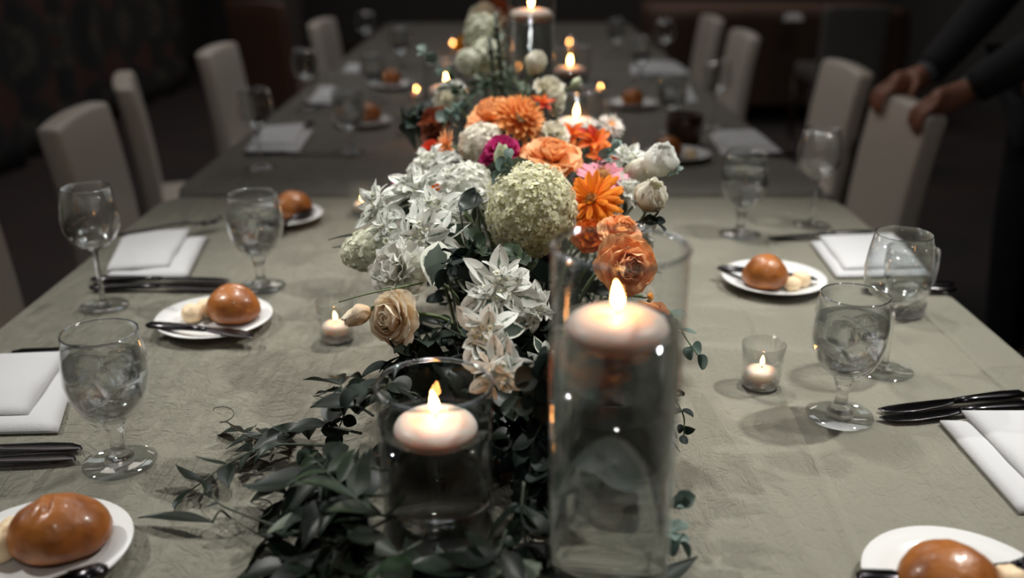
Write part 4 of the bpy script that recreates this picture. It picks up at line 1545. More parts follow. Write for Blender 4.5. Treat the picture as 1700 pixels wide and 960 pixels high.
def leafset(kind):
    if kind in LEAF:
        return LEAF[kind]
    d = {
        'ruscus': ('leaf_dark', 0.48, LANCE), 'ruscus_mid': ('leaf_mid', 0.44, LANCE), 'pale': ('leaf_pale', 0.34, LANCE),
        'euc': ('leaf_euc', 0.92, COIN), 'euc_dark': ('leaf_euc_dark', 0.9, COIN), 'round_mid': ('leaf_mid', 0.85, COIN), 'spear': ('leaf_pale', 0.15, LANCE),
        'round_dark': ('leaf_dark', 0.85, COIN),
    }[kind]
    LEAF[kind] = [blade_mesh('leaf', d[0], 1.0, d[1], d[2], bend=b, cup=0.05, fold=fo, ruffle=0.03, nu=4, nv=8, seed=s, twist=tw)
                  for s, (b, fo, tw) in enumerate(((-0.5, 0.25, 0.1), (0.4, 0.15, -0.3), (-1.2, 0.3, 0.5), (1.0, 0.1, 0.0), (-0.2, 0.35, -0.6)))]
    return LEAF[kind]


def sprig(name, pts, kind, size, n, label, cat='foliage', group=None, seed=1, srad=0.0011, mat='stem_dark', start=0.15, pair=True, spread=55, end_leaf=True, flat=0.5):
    rnd = random.Random(seed)
    b = Vector(pts[0])
    root = empty(name, b)
    path = smooth_path([Vector(p) - b for p in pts], 6)
    v, f = tube(path, [srad * (1.1 - 0.6 * i / len(path)) for i in range(len(path))], 6)
    add('stem', mk('stem', v, f, mat), root)
    ls = leafset(kind)
    m = len(path) - 1
    for k in range(n):
        t = start + (1 - start) * (k + 0.5) / n
        i = min(int(t * m), m - 1)
        p = path[i].lerp(path[i + 1], t * m - i)
        d = (path[i + 1] - path[i]).normalized()
        up = Vector((0, 0, 1)) if abs(d.z) < 0.9 else Vector((0, -1, 0))
        s = d.cross(up).normalized()
        for side in ((-1, 1) if pair else ((-1) ** k,)):
            a = rad(spread + rnd.uniform(-18, 18))
            ld = (d * math.cos(a) + s * side * math.sin(a) + Vector((rnd.uniform(-.2, .2), rnd.uniform(-.2, .2), rnd.uniform(-.35, .45)))).normalized()
            upv = (up + Vector((rnd.uniform(-flat, flat), rnd.uniform(-flat, flat), rnd.uniform(-flat, flat)))).normalized()
            X = ld.cross(upv).normalized()
            Z = X.cross(ld)
            sc = size * rnd.uniform(0.7, 1.15) * (1 - 0.35 * t)
            # keep leaves above the cloth
            tipz = (b + p + ld * sc).z
            if tipz < 0.757 and b.z > 0.7:
                ld.z += (0.760 - tipz) / sc
                ld.normalize()
                X = ld.cross(upv).normalized()
                Z = X.cross(ld)
            mm = Matrix(((X.x, ld.x, Z.x, p.x), (X.y, ld.y, Z.y, p.y), (X.z, ld.z, Z.z, p.z), (0, 0, 0, 1))) @ Matrix.Scale(sc, 4)
            lm = ls[rnd.randrange(len(ls))]
            add('leaf', lm, root, mm)
    if end_leaf:
        d = (path[-1] - path[-2]).normalized()
        mm = Matrix.Translation(path[-1]) @ Vector((0, 1, 0)).rotation_difference(d).to_matrix().to_4x4() @ Matrix.Scale(size * 0.7, 4)
        add('leaf', ls[0], root, mm)
    return tag(root, label, cat, group)


def one_leaf(name, a, b, w, mat, label, bend=0.3, group=None, fold=0.2, prof=None, seed=0, roll_=0.0, stalk=None, cat='leaf', lie=False):
    """a single large leaf from point a to tip b, with a stalk down to the table"""
    a, b = Vector(a), Vector(b)
    L = (b - a).length
    st = Vector(stalk) if stalk else Vector((a.x * 0.6, a.y + 0.02, 0.7525))
    root = empty(name, st)
    path = smooth_path([Vector((0, 0, 0)), (a - st) * 0.5 + Vector((0, 0, 0.01)), a - st], 5)
    v, f = tube(path, 0.0011, 6)
    add('stalk', mk('stalk', v, f, 'stem_dark'), root)
    d = (b - a).normalized()
    up = Vector((0, 0, 1))
    X = d.cross(up).normalized()
    Z = X.cross(d)
    R_ = Matrix(((X.x, d.x, Z.x, 0), (X.y, d.y, Z.y, 0), (X.z, d.z, Z.z, 0), (0, 0, 0, 1)))
    me = blade_mesh('leaf_blade', mat, L, w, prof or LANCE, bend=bend, fold=fold, ruffle=0.03, nu=6, nv=12, seed=seed)
    add('leaf_blade', me, root, Matrix.Translation(a - st) @ R_ @ Matrix.Rotation(roll_, 4, 'Y') @ Matrix.Rotation(-bend / 2, 4, 'X'))
    return tag(root, label, cat, group)


# ------------------------------------------------------------------ the arrangement: blooms
UP = Vector((0, 0, 1))


def facing(x, y, z):
    return Vector((x, y, z)).normalized()


# hydrangea and round clusters
cluster_ball('hydrangea', (0.022, 1.128, 0.946), facing(0.08, -0.62, 0.62), 0.054, 'large pale green hydrangea head at the heart of the arrangement', 'hydrangea', 'hydrangea_petal', 290, 0.0070, 1.05, 2, extra=700)
cluster_ball('celosia', (-0.043, 1.344, 0.981), facing(-0.1, -0.5, 0.8), 0.031, 'ivory cauliflower-like bloom left of the dahlia stem', 'flower', 'floret_ivory', 170, 0.0058, 0.9, 5, nfl=5, extra=250)
cluster_ball('hydrangea', (-0.128, 1.331, 0.945), facing(-0.6, -0.2, 0.6), 0.020, 'small dull greyish floret cluster at the left edge of the blooms', 'hydrangea', 'floret_ivory', 60, 0.006, 0.8, 9)
cluster_ball('hydrangea', (-0.058, 1.208, 0.959), facing(-0.1, -0.4, 0.9), 0.030, 'white hydrangea cluster behind the dark round leaf', 'hydrangea', 'white_petal', 120, 0.0085, 0.7, 12, extra=120)
cluster_ball('hydrangea', (-0.001, 1.113, 0.934), facing(-0.5, -0.8, 0.2), 0.026, 'loose white florets low on the left flank of the green hydrangea', 'hydrangea', 'white_petal', 46, 0.010, 0.8, 15)

dahlia((0.014, 1.378, 1.013), facing(0.55, -0.35, 0.70), 0.047, 'orange pointed-petal dahlia standing highest, on a dark stem', 'dahlia_orange', 3, base=(0.01, 1.27))
rose((-0.029, 1.437, 1.001), facing(-0.35, -0.30, 0.85), 0.046, 'wide orange ruffled rose behind and left of the dahlia', 'rose_orange', 'rose_orange', seed=5)
rose((0.054, 1.249, 0.983), facing(0.05, -0.35, 0.93), 0.041, 'peach-orange rose below the dahlia, right of centre', 'rose_orange', 'rose_orange', seed=8)
rose((0.028, 1.279, 0.977), facing(-0.5, -0.5, 0.70), 0.028, 'coral-edged rose half hidden left of the peach-orange rose', 'rose_coral', 'rose_orange', seed=9)
zinnia((0.098, 1.143, 0.955), facing(-0.45, -0.62, 0.62), 0.043, 'bright orange zinnia with long tongue petals above the tall vase', 'zinnia_orange', seed=2, w=0.27,
       layers=[(19, -8, 0.006, 0, 0.036), (17, 6, 0.006, 0.002, 0.034), (14, 24, 0.006, 0.003, 0.028), (7, 62, 0.006, 0.003, 0.020)])
zinnia((0.117, 1.220, 0.962), facing(0.10, -0.30, 0.95), 0.037, 'pink and cream zinnia behind the orange one', 'pink_petal', seed=3, w=0.36, rc=0.26, dome=1.0, ruf=0.06)
zinnia((0.146, 1.414, 0.994), facing(0.35, -0.45, 0.82), 0.025, 'white papery strawflower with an orange eye at the upper right', 'straw_petal', name='strawflower', centre='orange_centre', seed=4, w=0.15, rc=0.24, dome=0.4,
       layers=[(24, -10, 0.003, 0, 0.021), (24, 8, 0.003, 0.001, 0.020), (20, 28, 0.003, 0.002, 0.017), (16, 48, 0.003, 0.002, 0.012)], ruf=0.0, prof=POINT)
zinnia((-0.092, 1.343, 0.977), facing(-0.88, -0.40, 0.30), 0.026, 'peach daisy turned to the left beside the ivory bloom', 'daisy_peach', name='gerbera', seed=6, w=0.20,
       layers=[(20, 8, 0.003, 0, 0.024), (18, 24, 0.003, 0.001, 0.021), (14, 45, 0.003, 0.002, 0.015)], rc=0.2)
zinnia((0.157, 1.026, 0.873), facing(0.75, -0.60, 0.2), 0.014, 'tiny white daisy with a brown-gold eye seen through the tall vase', 'straw_petal', name='daisy', centre='orange_centre', seed=7, w=0.14, rc=0.33, layers=[(22, 0, 0.003, 0, 0.011), (18, 14, 0.003, 0, 0.010)], ruf=0, prof=POINT)
zinnia((0.114, 1.414, 0.996), facing(0.0, -0.4, 0.9), 0.015, 'small frayed white flower head in front of the glass behind', 'straw_petal', name='daisy', centre='pale_centre', seed=17, w=0.16, rc=0.25, layers=[(14, 20, 0.003, 0, 0.011), (10, 50, 0.003, 0, 0.008)], ruf=0, prof=POINT)
ruffled((-0.014, 1.292, 0.984), facing(-0.1, -0.4, 0.9), 0.026, 'magenta carnation tucked under the dahlia', 'magenta_petal', seed=3, group=None, ruf=0.12)
ruffled((-0.034, 1.288, 0.974), facing(-0.4, -0.6, 0.6), 0.012, 'small magenta bloom beside the ivory one', 'magenta_petal', seed=4, group=None, ruf=0.12)
ruffled((-0.116, 1.361, 0.968), facing(-0.4, -0.5, 0.7), 0.018, 'dark red bloom left of the peach daisy', 'red_petal', seed=5, group=None, ruf=0.1)
ruffled((-0.152, 1.267, 0.945), facing(-0.7, -0.3, 0.5), 0.013, 'small pink-red bloom poking out at the upper left', 'magenta_petal', seed=6, group=None, ruf=0.1)
ruffled((-0.130, 1.614, 0.958), facing(-0.5, -0.4, 0.7), 0.036, 'dark rust-coloured bloom, blurred, at the left behind', 'rust_petal', seed=7, group=None, ruf=0.08)
ruffled((0.060, 1.369, 0.989), facing(0.2, -0.5, 0.8), 0.024, 'cream ruffled bloom between the dahlia and the peach rose', 'ivory_petal', seed=8, ruf=0.1)
ruffled((-0.126, 1.009, 0.912), facing(-0.55, -0.70, 0.35), 0.036, 'white frilled bloom low on the left, above the cream rose', 'white_petal', seed=9, ruf=0.14)
ruffled((-0.112, 1.061, 0.909), facing(-0.4, -0.7, 0.5), 0.028, 'white frilled bloom tucked beneath the white leaves', 'white_petal', seed=10, ruf=0.14)
cluster_ball('stock_flower', (-0.166, 1.083, 0.911), facing(-0.92, -0.25, -0.15), 0.023, 'greenish-cream stock bloom at the far left flank', 'flower', 'stock_petal', 90, 0.0085, 1.5, 21, extra=120)
rose((-0.123, 0.944, 0.882), facing(-0.60, -0.72, 0.18), 0.034, 'cream rose glowing orange in candlelight at the lower left', 'cream_rose', 'cream_rose', open_=1.5, seed=12, ruf=0.04)
bud((-0.158, 0.945, 0.886), facing(-0.75, -0.45, -0.25), 0.0105, 'small cream bud left of the glowing cream rose', 'cream_rose', 3, base=(-0.09, 1.0))
rose((0.125, 0.992, 0.924), facing(0.25, -0.93, 0.15), 0.036, 'peach rose seen through the rim of the tall vase', 'rose_orange', 'daisy_peach', open_=1.4, seed=14)
rose((0.126, 1.071, 0.935), facing(0.3, -0.5, 0.8), 0.028, 'small orange rose above the one seen through the vase', 'rose_orange', 'rose_orange', seed=15)
rose((0.094, 1.108, 0.921), facing(0.0, -0.8, 0.5), 0.022, 'deep orange bloom under the orange zinnia', 'lily_orange', 'zinnia_orange', seed=16)
rose((0.139, 0.907, 0.885), facing(0.3, -0.8, -0.2), 0.030, 'orange rose low behind the tall vase', 'rose_orange', 'daisy_peach', seed=18)
bud((0.191, 1.218, 0.985), facing(0.12, -0.30, 0.94), 0.0215, 'white lisianthus bud standing highest at the right', 'white_petal', 5, base=(0.10, 1.22), name='lisianthus_bud', cat='flower bud', openness=0.02, stretch=0.92)
bud((0.169, 1.143, 0.957), facing(0.20, -0.40, 0.88), 0.0195, 'white lisianthus bud lower at the right, above the tall vase', 'ivory_petal', 6, base=(0.10, 1.15), name='lisianthus_bud', cat='flower bud', openness=0.12, stretch=0.95)
bud((-0.012, 1.218, 0.986), facing(0.0, -0.35, 0.93), 0.0115, 'small green-white bud in front of the magenta carnation', 'bud_green', 7, base=(-0.02, 1.20), name='lisianthus_bud', cat='flower bud')
bud((0.162, 1.250, 0.956), facing(0.5, -0.4, 0.7), 0.016, 'pale bud just left of the two lisianthus buds', 'ivory_petal', 8, name='lisianthus_bud', cat='flower bud', openness=0.25)
ruffled((0.143, 1.268, 0.948), facing(0.3, -0.3, 0.9), 0.022, 'white petals behind the pink zinnia', 'white_petal', seed=33, ruf=0.1)
bud((0.035, 1.576, 1.056), facing(0.35, -0.2, 0.9), 0.0145, 'ivory lisianthus bud above the dahlia, left one', 'ivory_petal', 9, name='lisianthus_bud', cat='flower bud', openness=0.45, stretch=1.3)
ruffled((0.060, 1.542, 1.023), facing(0.45, -0.45, 0.7), 0.029, 'ivory lisianthus bloom above the dahlia', 'ivory_petal', seed=21, ruf=0.10, name='lisianthus', cat='flower', den=1.2)
ruffled((0.068, 1.525, 1.007), facing(0.6, -0.6, 0.2), 0.020, 'cream petals hanging under the ivory lisianthus', 'ivory_petal', seed=22, ruf=0.1)
bud((0.100, 1.566, 1.030), facing(0.6, -0.1, 0.6), 0.007, 'tiny green bud at the upper right of the dahlia', 'bud_green', 19, name='lisianthus_bud', cat='flower bud')
# orange-red lilies on the right
for q, (c, n, R, s, lb) in enumerate((
        ((0.117, 1.365, 0.978), (0.2, -0.5, 0.8), 0.034, 31, 'orange-red lily petals below the strawflower'),
        ((0.086, 1.388, 0.984), (-0.1, -0.5, 0.8), 0.028, 32, 'dark orange lily bloom left of the strawflower'),
        ((0.126, 1.318, 0.968), (0.1, -0.8, 0.5), 0.024, 34, 'red-orange lily half hidden behind the bluish leaves'),
        ((0.047, 1.504, 1.008), (0.2, -0.3, 0.9), 0.022, 35, 'orange bloom just behind the top of the dahlia'))):
    rnd = random.Random(s)
    root, M0 = stemmed('lily', c, facing(*n), base_of(c), lb, 'lily', None, 0.002)
    a_ = pm('li1', lambda: [blade_mesh('petal', 'lily_orange', 1.0, 0.42, POINT, bend=-0.9, cup=0.4, ruffle=0.08, nu=4, nv=7, seed=s_) for s_ in range(2)])
    b_ = pm('li2', lambda: [blade_mesh('petal', 'red_petal', 1.0, 0.42, POINT, bend=-0.6, cup=0.4, ruffle=0.08, nu=4, nv=7, seed=s_) for s_ in range(2)])
    petals(root, M0, 'petal', a_ + (b_ if q != 1 else []), [(6, 35, 0.05 * R, 0, R), (5, 60, 0.05 * R, 0.05 * R, 0.8 * R)], rnd, 0.25)
    calyx(root, M0, 0.3 * R)
# little orange blooms glimpsed among the white leaves
for c, R, s, lb in (((-0.105, 1.235, 0.945), 0.018, 41, 'orange petals glimpsed between the white leaves at the upper left'),
                    ((-0.135, 1.232, 0.937), 0.012, 42, 'orange speck of bloom behind the leftmost white leaves'),
                    ((-0.134, 1.125, 0.908), 0.013, 43, 'rust-red bloom glimpsed low between the white leaves')):
    ruffled(c, facing(-0.1, -0.6, 0.8), R, lb, 'zinnia_orange' if s != 43 else 'rust_petal', seed=s, group=None)

# white-edged sprigs
SN = [
    ((-0.161, 1.120, 0.952), (-0.85, -0.30, 0.42), 0.043, 'variegated sprig leaning farthest out at the upper left'),
    ((-0.118, 1.136, 0.968), (-0.35, -0.45, 0.82), 0.047, 'variegated sprig with long white bracts, upper left'),
    ((-0.112, 1.276, 0.969), (-0.35, -0.35, 0.86), 0.040, 'variegated sprig beneath the peach daisy'),
    ((-0.090, 1.089, 0.956), (-0.15, -0.65, 0.74), 0.043, 'variegated sprig just left of the dark round leaf'),
    ((-0.102, 1.040, 0.939), (-0.30, -0.85, 0.45), 0.047, 'variegated sprig in the middle of the left flank'),
    ((-0.148, 1.080, 0.932), (-0.75, -0.55, 0.30), 0.036, 'variegated sprig drooping beside the stock bloom'),
    ((-0.076, 1.209, 0.963), (0.0, -0.35, 0.93), 0.036, 'variegated sprig left of the white hydrangea cluster'),
    ((-0.015, 0.916, 0.923), (0.05, -0.80, 0.60), 0.047, 'variegated sprig hanging between the two front vases, upper one'),
    ((-0.026, 0.854, 0.898), (-0.15, -0.90, 0.30), 0.040, 'variegated sprig glowing amber above the short vase'),
    ((-0.013, 0.815, 0.880), (0.10, -0.92, 0.05), 0.034, 'variegated sprig glowing amber, lowest, beside the short vase'),
    ((0.024, 0.947, 0.891), (0.45, -0.80, 0.20), 0.030, 'small variegated sprig close to the left side of the tall vase'),
    ((0.156, 1.289, 0.974), (0.35, -0.25, 0.88), 0.034, 'variegated sprig right of the bluish leaves'),
    ((0.152, 1.204, 0.950), (0.50, -0.45, 0.70), 0.030, 'variegated sprig between the pink zinnia and the lisianthus buds'),
    ((0.158, 1.117, 0.917), (0.65, -0.55, 0.30), 0.026, 'variegated sprig behind the right rim of the tall vase'),
    ((0.036, 0.891, 0.855), (0.35, -0.80, -0.1), 0.022, 'small pale sprig beside the tall vase, low in the shade'),
    ((-0.044, 1.133, 0.959), (-0.1, -0.7, 0.7), 0.026, 'small variegated sprig above the dark round leaf'),
    ((-0.101, 1.477, 0.935), (-0.3, -0.3, 0.9), 0.024, 'small variegated sprig behind the peach daisy'),
]
for i, (c, n, R, lb) in enumerate(SN):
    snow(c, facing(*n), R, lb, seed=50 + i, lower=4 if i in (7, 8, 9, 10, 14) else 5)

# blooms farther back
for c, n, R, mt, lb in (((-0.106, 1.673, 1.002), (-0.3, -0.6, 0.7), 0.027, 'white_petal', 'blurred white bloom by the floating candle at the upper left'),
                        ((-0.115, 1.647, 0.990), (-0.6, -0.6, 0.2), 0.022, 'ivory_petal', 'blurred white bloom below the one by the floating candle'),
                        ((-0.055, 2.070, 1.090), (-0.1, -0.5, 0.8), 0.040, 'ivory_petal', 'far cream bloom at the very top left of the tall far vase'),
                        ((-0.028, 2.094, 1.098), (0.1, -0.5, 0.8), 0.036, 'rust_petal', 'far orange-brown bloom at the very top of the view'),
                        ((-0.098, 2.051, 1.041), (-0.5, -0.4, 0.7), 0.024, 'yellow_petal', 'far amber-yellow bloom at the upper left')):
    ruffled(c, facing(*n), R, lb, mt, seed=int(R * 5000) + len(lb), group=None, ruf=0.1)
for c, n, R, lb in (((-0.056, 1.901, 1.069), (-0.1, -0.4, 0.9), 0.034, 'white stock flower spike at the top, upper blooms'),
                    ((-0.047, 1.837, 1.038), (0.0, -0.7, 0.6), 0.030, 'white stock flower spike at the top, lower blooms'),
                    ((-0.076, 1.813, 1.033), (-0.8, -0.4, 0.3), 0.020, 'white stock bloom drooping left of the tall dark stems')):
    cluster_ball('stock_flower', c, facing(*n), R, lb, 'flower', 'stock_petal', 90, 0.0105, 1.3, int(R * 3000), extra=120)
# tall dark stems standing before the white spike
for k, (a, b) in enumerate((((0.000, 1.60, 0.7525), (-0.028, 1.680, 1.134)), ((-0.012, 1.60, 0.7525), (-0.038, 1.666, 1.096)))):
    p, q = Vector(a), Vector(b)
    o = empty('tall_stem', p)
    v, f = tube(smooth_path([Vector((0, 0, 0)), (q - p) * 0.5 + Vector((0.004, 0, 0)), q - p], 6), 0.0032, 8)
    add('stem', mk('stem', v, f, 'stem_dark'), o)
    for j in range(5):
        w_ = (q - p) * (0.45 + 0.12 * j)
        add('node', pm('node', lambda: mk('node', *lathe([(0, -0.006), (0.005, -0.003), (0.0058, 0.001), (0.003, 0.005), (0, 0.006)], 10), 'stem_dark')), o, Matrix.Translation(w_))
    tag(o, ('taller' if k == 0 else 'shorter') + ' of two dark bare stems rising before the white flower spike', 'stem')

# ------------------------------------------------------------------ the arrangement: foliage
# single notable leaves
for a, b, w, mt, pr, lb, bd in (
        ((-0.040, 1.059, 0.988), (-0.054, 1.041, 0.969), 0.030, 'leaf_dark', COIN, 'dark round cupped leaf between the white leaves and the hydrangea', 1.2),
        ((-0.059, 1.060, 0.964), (-0.041, 1.070, 0.990), 0.034, 'leaf_dark', COIN, 'dark round leaf behind the cupped one', 0.8),
        ((-0.155, 1.529, 0.931), (-0.174, 1.503, 1.005), 0.022, 'leaf_dark', LANCE, 'dark blurred leaf standing by the tealight at the left', 0.2),
        ((0.014, 1.239, 0.955), (0.009, 1.220, 0.990), 0.045, 'leaf_pale', COIN, 'dusty grey-green leaf left of the peach-orange rose', 0.4),
        ((-0.080, 1.010, 0.945), (-0.085, 0.955, 0.911), 0.034, 'bract_leaf', LANCE, 'large white-rimmed dark leaf hanging at the left centre', -0.3),
        ((-0.135, 1.320, 0.943), (-0.095, 1.286, 0.939), 0.04, 'leaf_pale', LANCE, 'grey-green leaf under the peach daisy', -0.4),
        ((0.037, 1.032, 0.888), (0.031, 1.022, 0.919), 0.030, 'leaf_euc_dark', COIN, 'dark wrinkled leaf at the left rim of the tall vase', 0.3),
        ((-0.171, 1.127, 0.914), (-0.229, 1.144, 0.904), 0.016, 'leaf_dark', LANCE, 'dark pointed leaf lying out left of the white leaves', -0.3),
        ((-0.168, 1.125, 0.910), (-0.220, 1.122, 0.900), 0.014, 'leaf_dark', LANCE, 'second dark pointed leaf left of the white leaves, lower', 0.3)):
    one_leaf('broad_leaf', a, b, w, mt, lb, bend=bd, prof=pr)
# pale leaves lying low in front
for a, b, w, mt, lb, bd in (
        ((-0.272, 0.743, 0.763), (-0.347, 0.761, 0.757), 0.016, 'leaf_dark', 'long dark leaf lying alone on the cloth at the lower left', -0.35),
        ((-0.174, 0.720, 0.790), (-0.216, 0.706, 0.775), 0.018, 'leaf_pale', 'pale green pointed leaf at the left edge of the greenery', -0.3),
        ((-0.119, 0.676, 0.790), (-0.150, 0.693, 0.795), 0.036, 'leaf_pale', 'broad pale leaf in front, left of the short vase', 0.6),
        ((-0.124, 0.674, 0.810), (-0.137, 0.674, 0.790), 0.028, 'leaf_pale', 'curled pale leaf in front, left of the short vase', -0.8),
        ((-0.022, 0.661, 0.780), (-0.089, 0.650, 0.785), 0.036, 'leaf_dark', 'large dark leaf in front of the short vase', 0.5),
        ((-0.034, 0.643, 0.780), (0.000, 0.656, 0.790), 0.030, 'leaf_pale', 'pale underside of a leaf right in front of the short vase', 0.4),
        ((0.005, 0.638, 0.780), (0.024, 0.647, 0.790), 0.026, 'leaf_pale', 'pale leaf between the front vases at the bottom', -0.4),
        ((0.097, 0.642, 0.765), (0.156, 0.675, 0.775), 0.022, 'leaf_dark', 'dark pointed leaf at the foot of the tall vase on the right', 0.4)):
    one_leaf('fallen_leaf', a, b, w, mt, lb, bend=bd, stalk=(a[0] + 0.01, a[1] + 0.02, 0.7545))

# trailing vines on the cloth, lower left
VN = [
    ([(-0.149, 0.841, 0.800), (-0.206, 0.886, 0.785), (-0.252, 0.901, 0.765), (-0.289, 0.917, 0.760)], 'ruscus', 0.058, 6, 'ruscus vine reaching toward the left above the greenery'),
    ([(-0.169, 0.817, 0.800), (-0.245, 0.860, 0.775), (-0.284, 0.842, 0.765), (-0.310, 0.807, 0.758)], 'ruscus', 0.050, 4, 'ruscus vine trailing farthest out over the left cloth'),
    ([(-0.133, 0.822, 0.830), (-0.165, 0.860, 0.830), (-0.177, 0.894, 0.830)], 'ruscus', 0.055, 4, 'dark ruscus tip rising left of the short vase'),
    ([(-0.142, 0.662, 0.800), (-0.193, 0.707, 0.780), (-0.262, 0.762, 0.765), (-0.286, 0.787, 0.762)], 'ruscus', 0.030, 2, 'thin runner with curled tendrils on the lower left cloth'),
    ([(-0.107, 0.707, 0.840), (-0.156, 0.750, 0.820), (-0.196, 0.779, 0.790), (-0.213, 0.769, 0.770)], 'ruscus', 0.070, 6, 'dense ruscus stem left of the short vase, upper'),
    ([(-0.100, 0.686, 0.830), (-0.144, 0.708, 0.810), (-0.186, 0.727, 0.785), (-0.209, 0.704, 0.770)], 'ruscus', 0.070, 6, 'dense ruscus stem left of the short vase, lower'),
    ([(-0.100, 0.681, 0.810), (-0.129, 0.670, 0.800), (-0.166, 0.673, 0.780), (-0.189, 0.662, 0.770)], 'ruscus', 0.070, 6, 'ruscus stem spilling toward the bottom left of the greenery'),
    ([(-0.075, 0.676, 0.790), (-0.102, 0.651, 0.790), (-0.133, 0.656, 0.775), (-0.160, 0.643, 0.770)], 'ruscus_mid', 0.060, 6, 'greener ruscus stem along the bottom edge'),
    ([(-0.005, 0.678, 0.800), (-0.015, 0.651, 0.790), (-0.044, 0.652, 0.775), (-0.073, 0.639, 0.770)], 'ruscus', 0.060, 6, 'dark ruscus curling round the foot of the short vase'),
    ([(0.010, 0.720, 0.820), (0.008, 0.696, 0.800), (0.015, 0.673, 0.780), (0.020, 0.647, 0.770)], 'ruscus', 0.055, 7, 'dark ruscus falling between the two front vases'),
    ([(-0.118, 0.806, 0.870), (-0.145, 0.833, 0.850), (-0.168, 0.872, 0.810), (-0.180, 0.876, 0.780)], 'euc_dark', 0.030, 6, 'dark eucalyptus beside the short vase rim'),
    ([(-0.099, 0.711, 0.790), (-0.114, 0.675, 0.820), (-0.148, 0.704, 0.830), (-0.184, 0.778, 0.810)], 'ruscus_mid', 0.055, 6, 'ruscus with mid-green leaves arching over the left heap'),
    ([(0.028, 0.792, 0.840), (0.019, 0.782, 0.820), (0.016, 0.763, 0.800), (0.011, 0.735, 0.780)], 'euc_dark', 0.028, 8, 'dark eucalyptus by the left side of the tall vase'),
    ([(0.043, 0.780, 0.930), (0.027, 0.773, 0.910), (0.019, 0.774, 0.880), (0.022, 0.792, 0.840)], 'euc_dark', 0.028, 7, 'round-leaved stem hanging in the shade left of the tall vase'),
    ([(0.095, 0.828, 0.780), (0.125, 0.784, 0.780), (0.138, 0.729, 0.790), (0.147, 0.719, 0.800)], 'euc', 0.022, 5, 'small bluish sprig right of the tall vase, upper of two near its foot'),
    ([(0.094, 0.762, 0.775), (0.117, 0.707, 0.780), (0.136, 0.696, 0.785), (0.143, 0.690, 0.780)], 'euc', 0.022, 4, 'small bluish sprig right of the tall vase, lower of two near its foot'),
]
for i, (pts, kd, sz, n, lb) in enumerate(VN):
    sprig('ruscus_vine' if 'rus' in kd else 'eucalyptus_sprig', pts, kd, sz, n, lb, seed=100 + i, srad=0.0014, pair=(i != 3), group=None)

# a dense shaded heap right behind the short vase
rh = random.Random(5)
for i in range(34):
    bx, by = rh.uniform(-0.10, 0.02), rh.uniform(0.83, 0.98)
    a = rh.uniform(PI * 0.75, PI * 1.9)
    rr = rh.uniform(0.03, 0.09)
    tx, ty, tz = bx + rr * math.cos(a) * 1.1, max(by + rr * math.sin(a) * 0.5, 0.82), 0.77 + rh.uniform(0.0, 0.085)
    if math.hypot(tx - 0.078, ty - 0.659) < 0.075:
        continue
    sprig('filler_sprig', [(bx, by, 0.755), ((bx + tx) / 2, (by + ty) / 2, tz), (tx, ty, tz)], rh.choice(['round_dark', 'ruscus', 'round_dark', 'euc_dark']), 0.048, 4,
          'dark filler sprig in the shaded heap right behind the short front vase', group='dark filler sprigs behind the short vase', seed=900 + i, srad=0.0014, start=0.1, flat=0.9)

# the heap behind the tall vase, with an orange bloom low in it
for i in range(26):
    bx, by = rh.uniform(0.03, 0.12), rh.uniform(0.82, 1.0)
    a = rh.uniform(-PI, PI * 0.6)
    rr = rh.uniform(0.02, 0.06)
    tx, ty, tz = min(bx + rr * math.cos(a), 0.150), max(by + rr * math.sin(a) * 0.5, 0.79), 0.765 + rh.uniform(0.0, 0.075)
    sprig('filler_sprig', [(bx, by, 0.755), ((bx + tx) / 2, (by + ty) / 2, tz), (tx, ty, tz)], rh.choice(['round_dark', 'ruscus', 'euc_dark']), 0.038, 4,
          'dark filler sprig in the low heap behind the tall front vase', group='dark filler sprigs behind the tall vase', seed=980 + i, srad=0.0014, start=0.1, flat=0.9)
ruffled((0.078, 0.825, 0.851), facing(0.0, -0.9, 0.3), 0.030, 'orange bloom seen warped through the water of the tall vase', 'zinnia_orange', seed=88, group=None, ruf=0.05, den=0.7)

# curled tendrils beside the thin runner and the vine tips
for k, (c, r_, lb) in enumerate((((-0.312, 0.933, 0.762), 0.010, 'curled tendril at the tip of the upper left vine'), ((-0.228, 0.757, 0.760), 0.009, 'curled tendril on the thin lower left runner'),
                                 ((-0.201, 0.927, 0.790), 0.012, 'curled tendril rising at the left of the greenery'), ((-0.200, 0.757, 0.765), 0.010, 'second curled tendril on the lower left runner'))):
    b_ = Vector(c)
    b_.z = 0.7535
    o = empty('tendril', b_)
    pts = [Vector((r_ * (0.4 + 0.8 * j / 24) * math.cos(j * 0.42 + k), r_ * (0.4 + 0.8 * j / 24) * math.sin(j * 0.42 + k), 0.001 + 0.0011 * j * (1 + (k == 2) * 1.2))) for j in range(25)]
    v, f = tube(pts, 0.0006, 5)
    add('coil', mk('coil', v, f, 'stem_dark'), o)
    tag(o, lb, 'tendril')

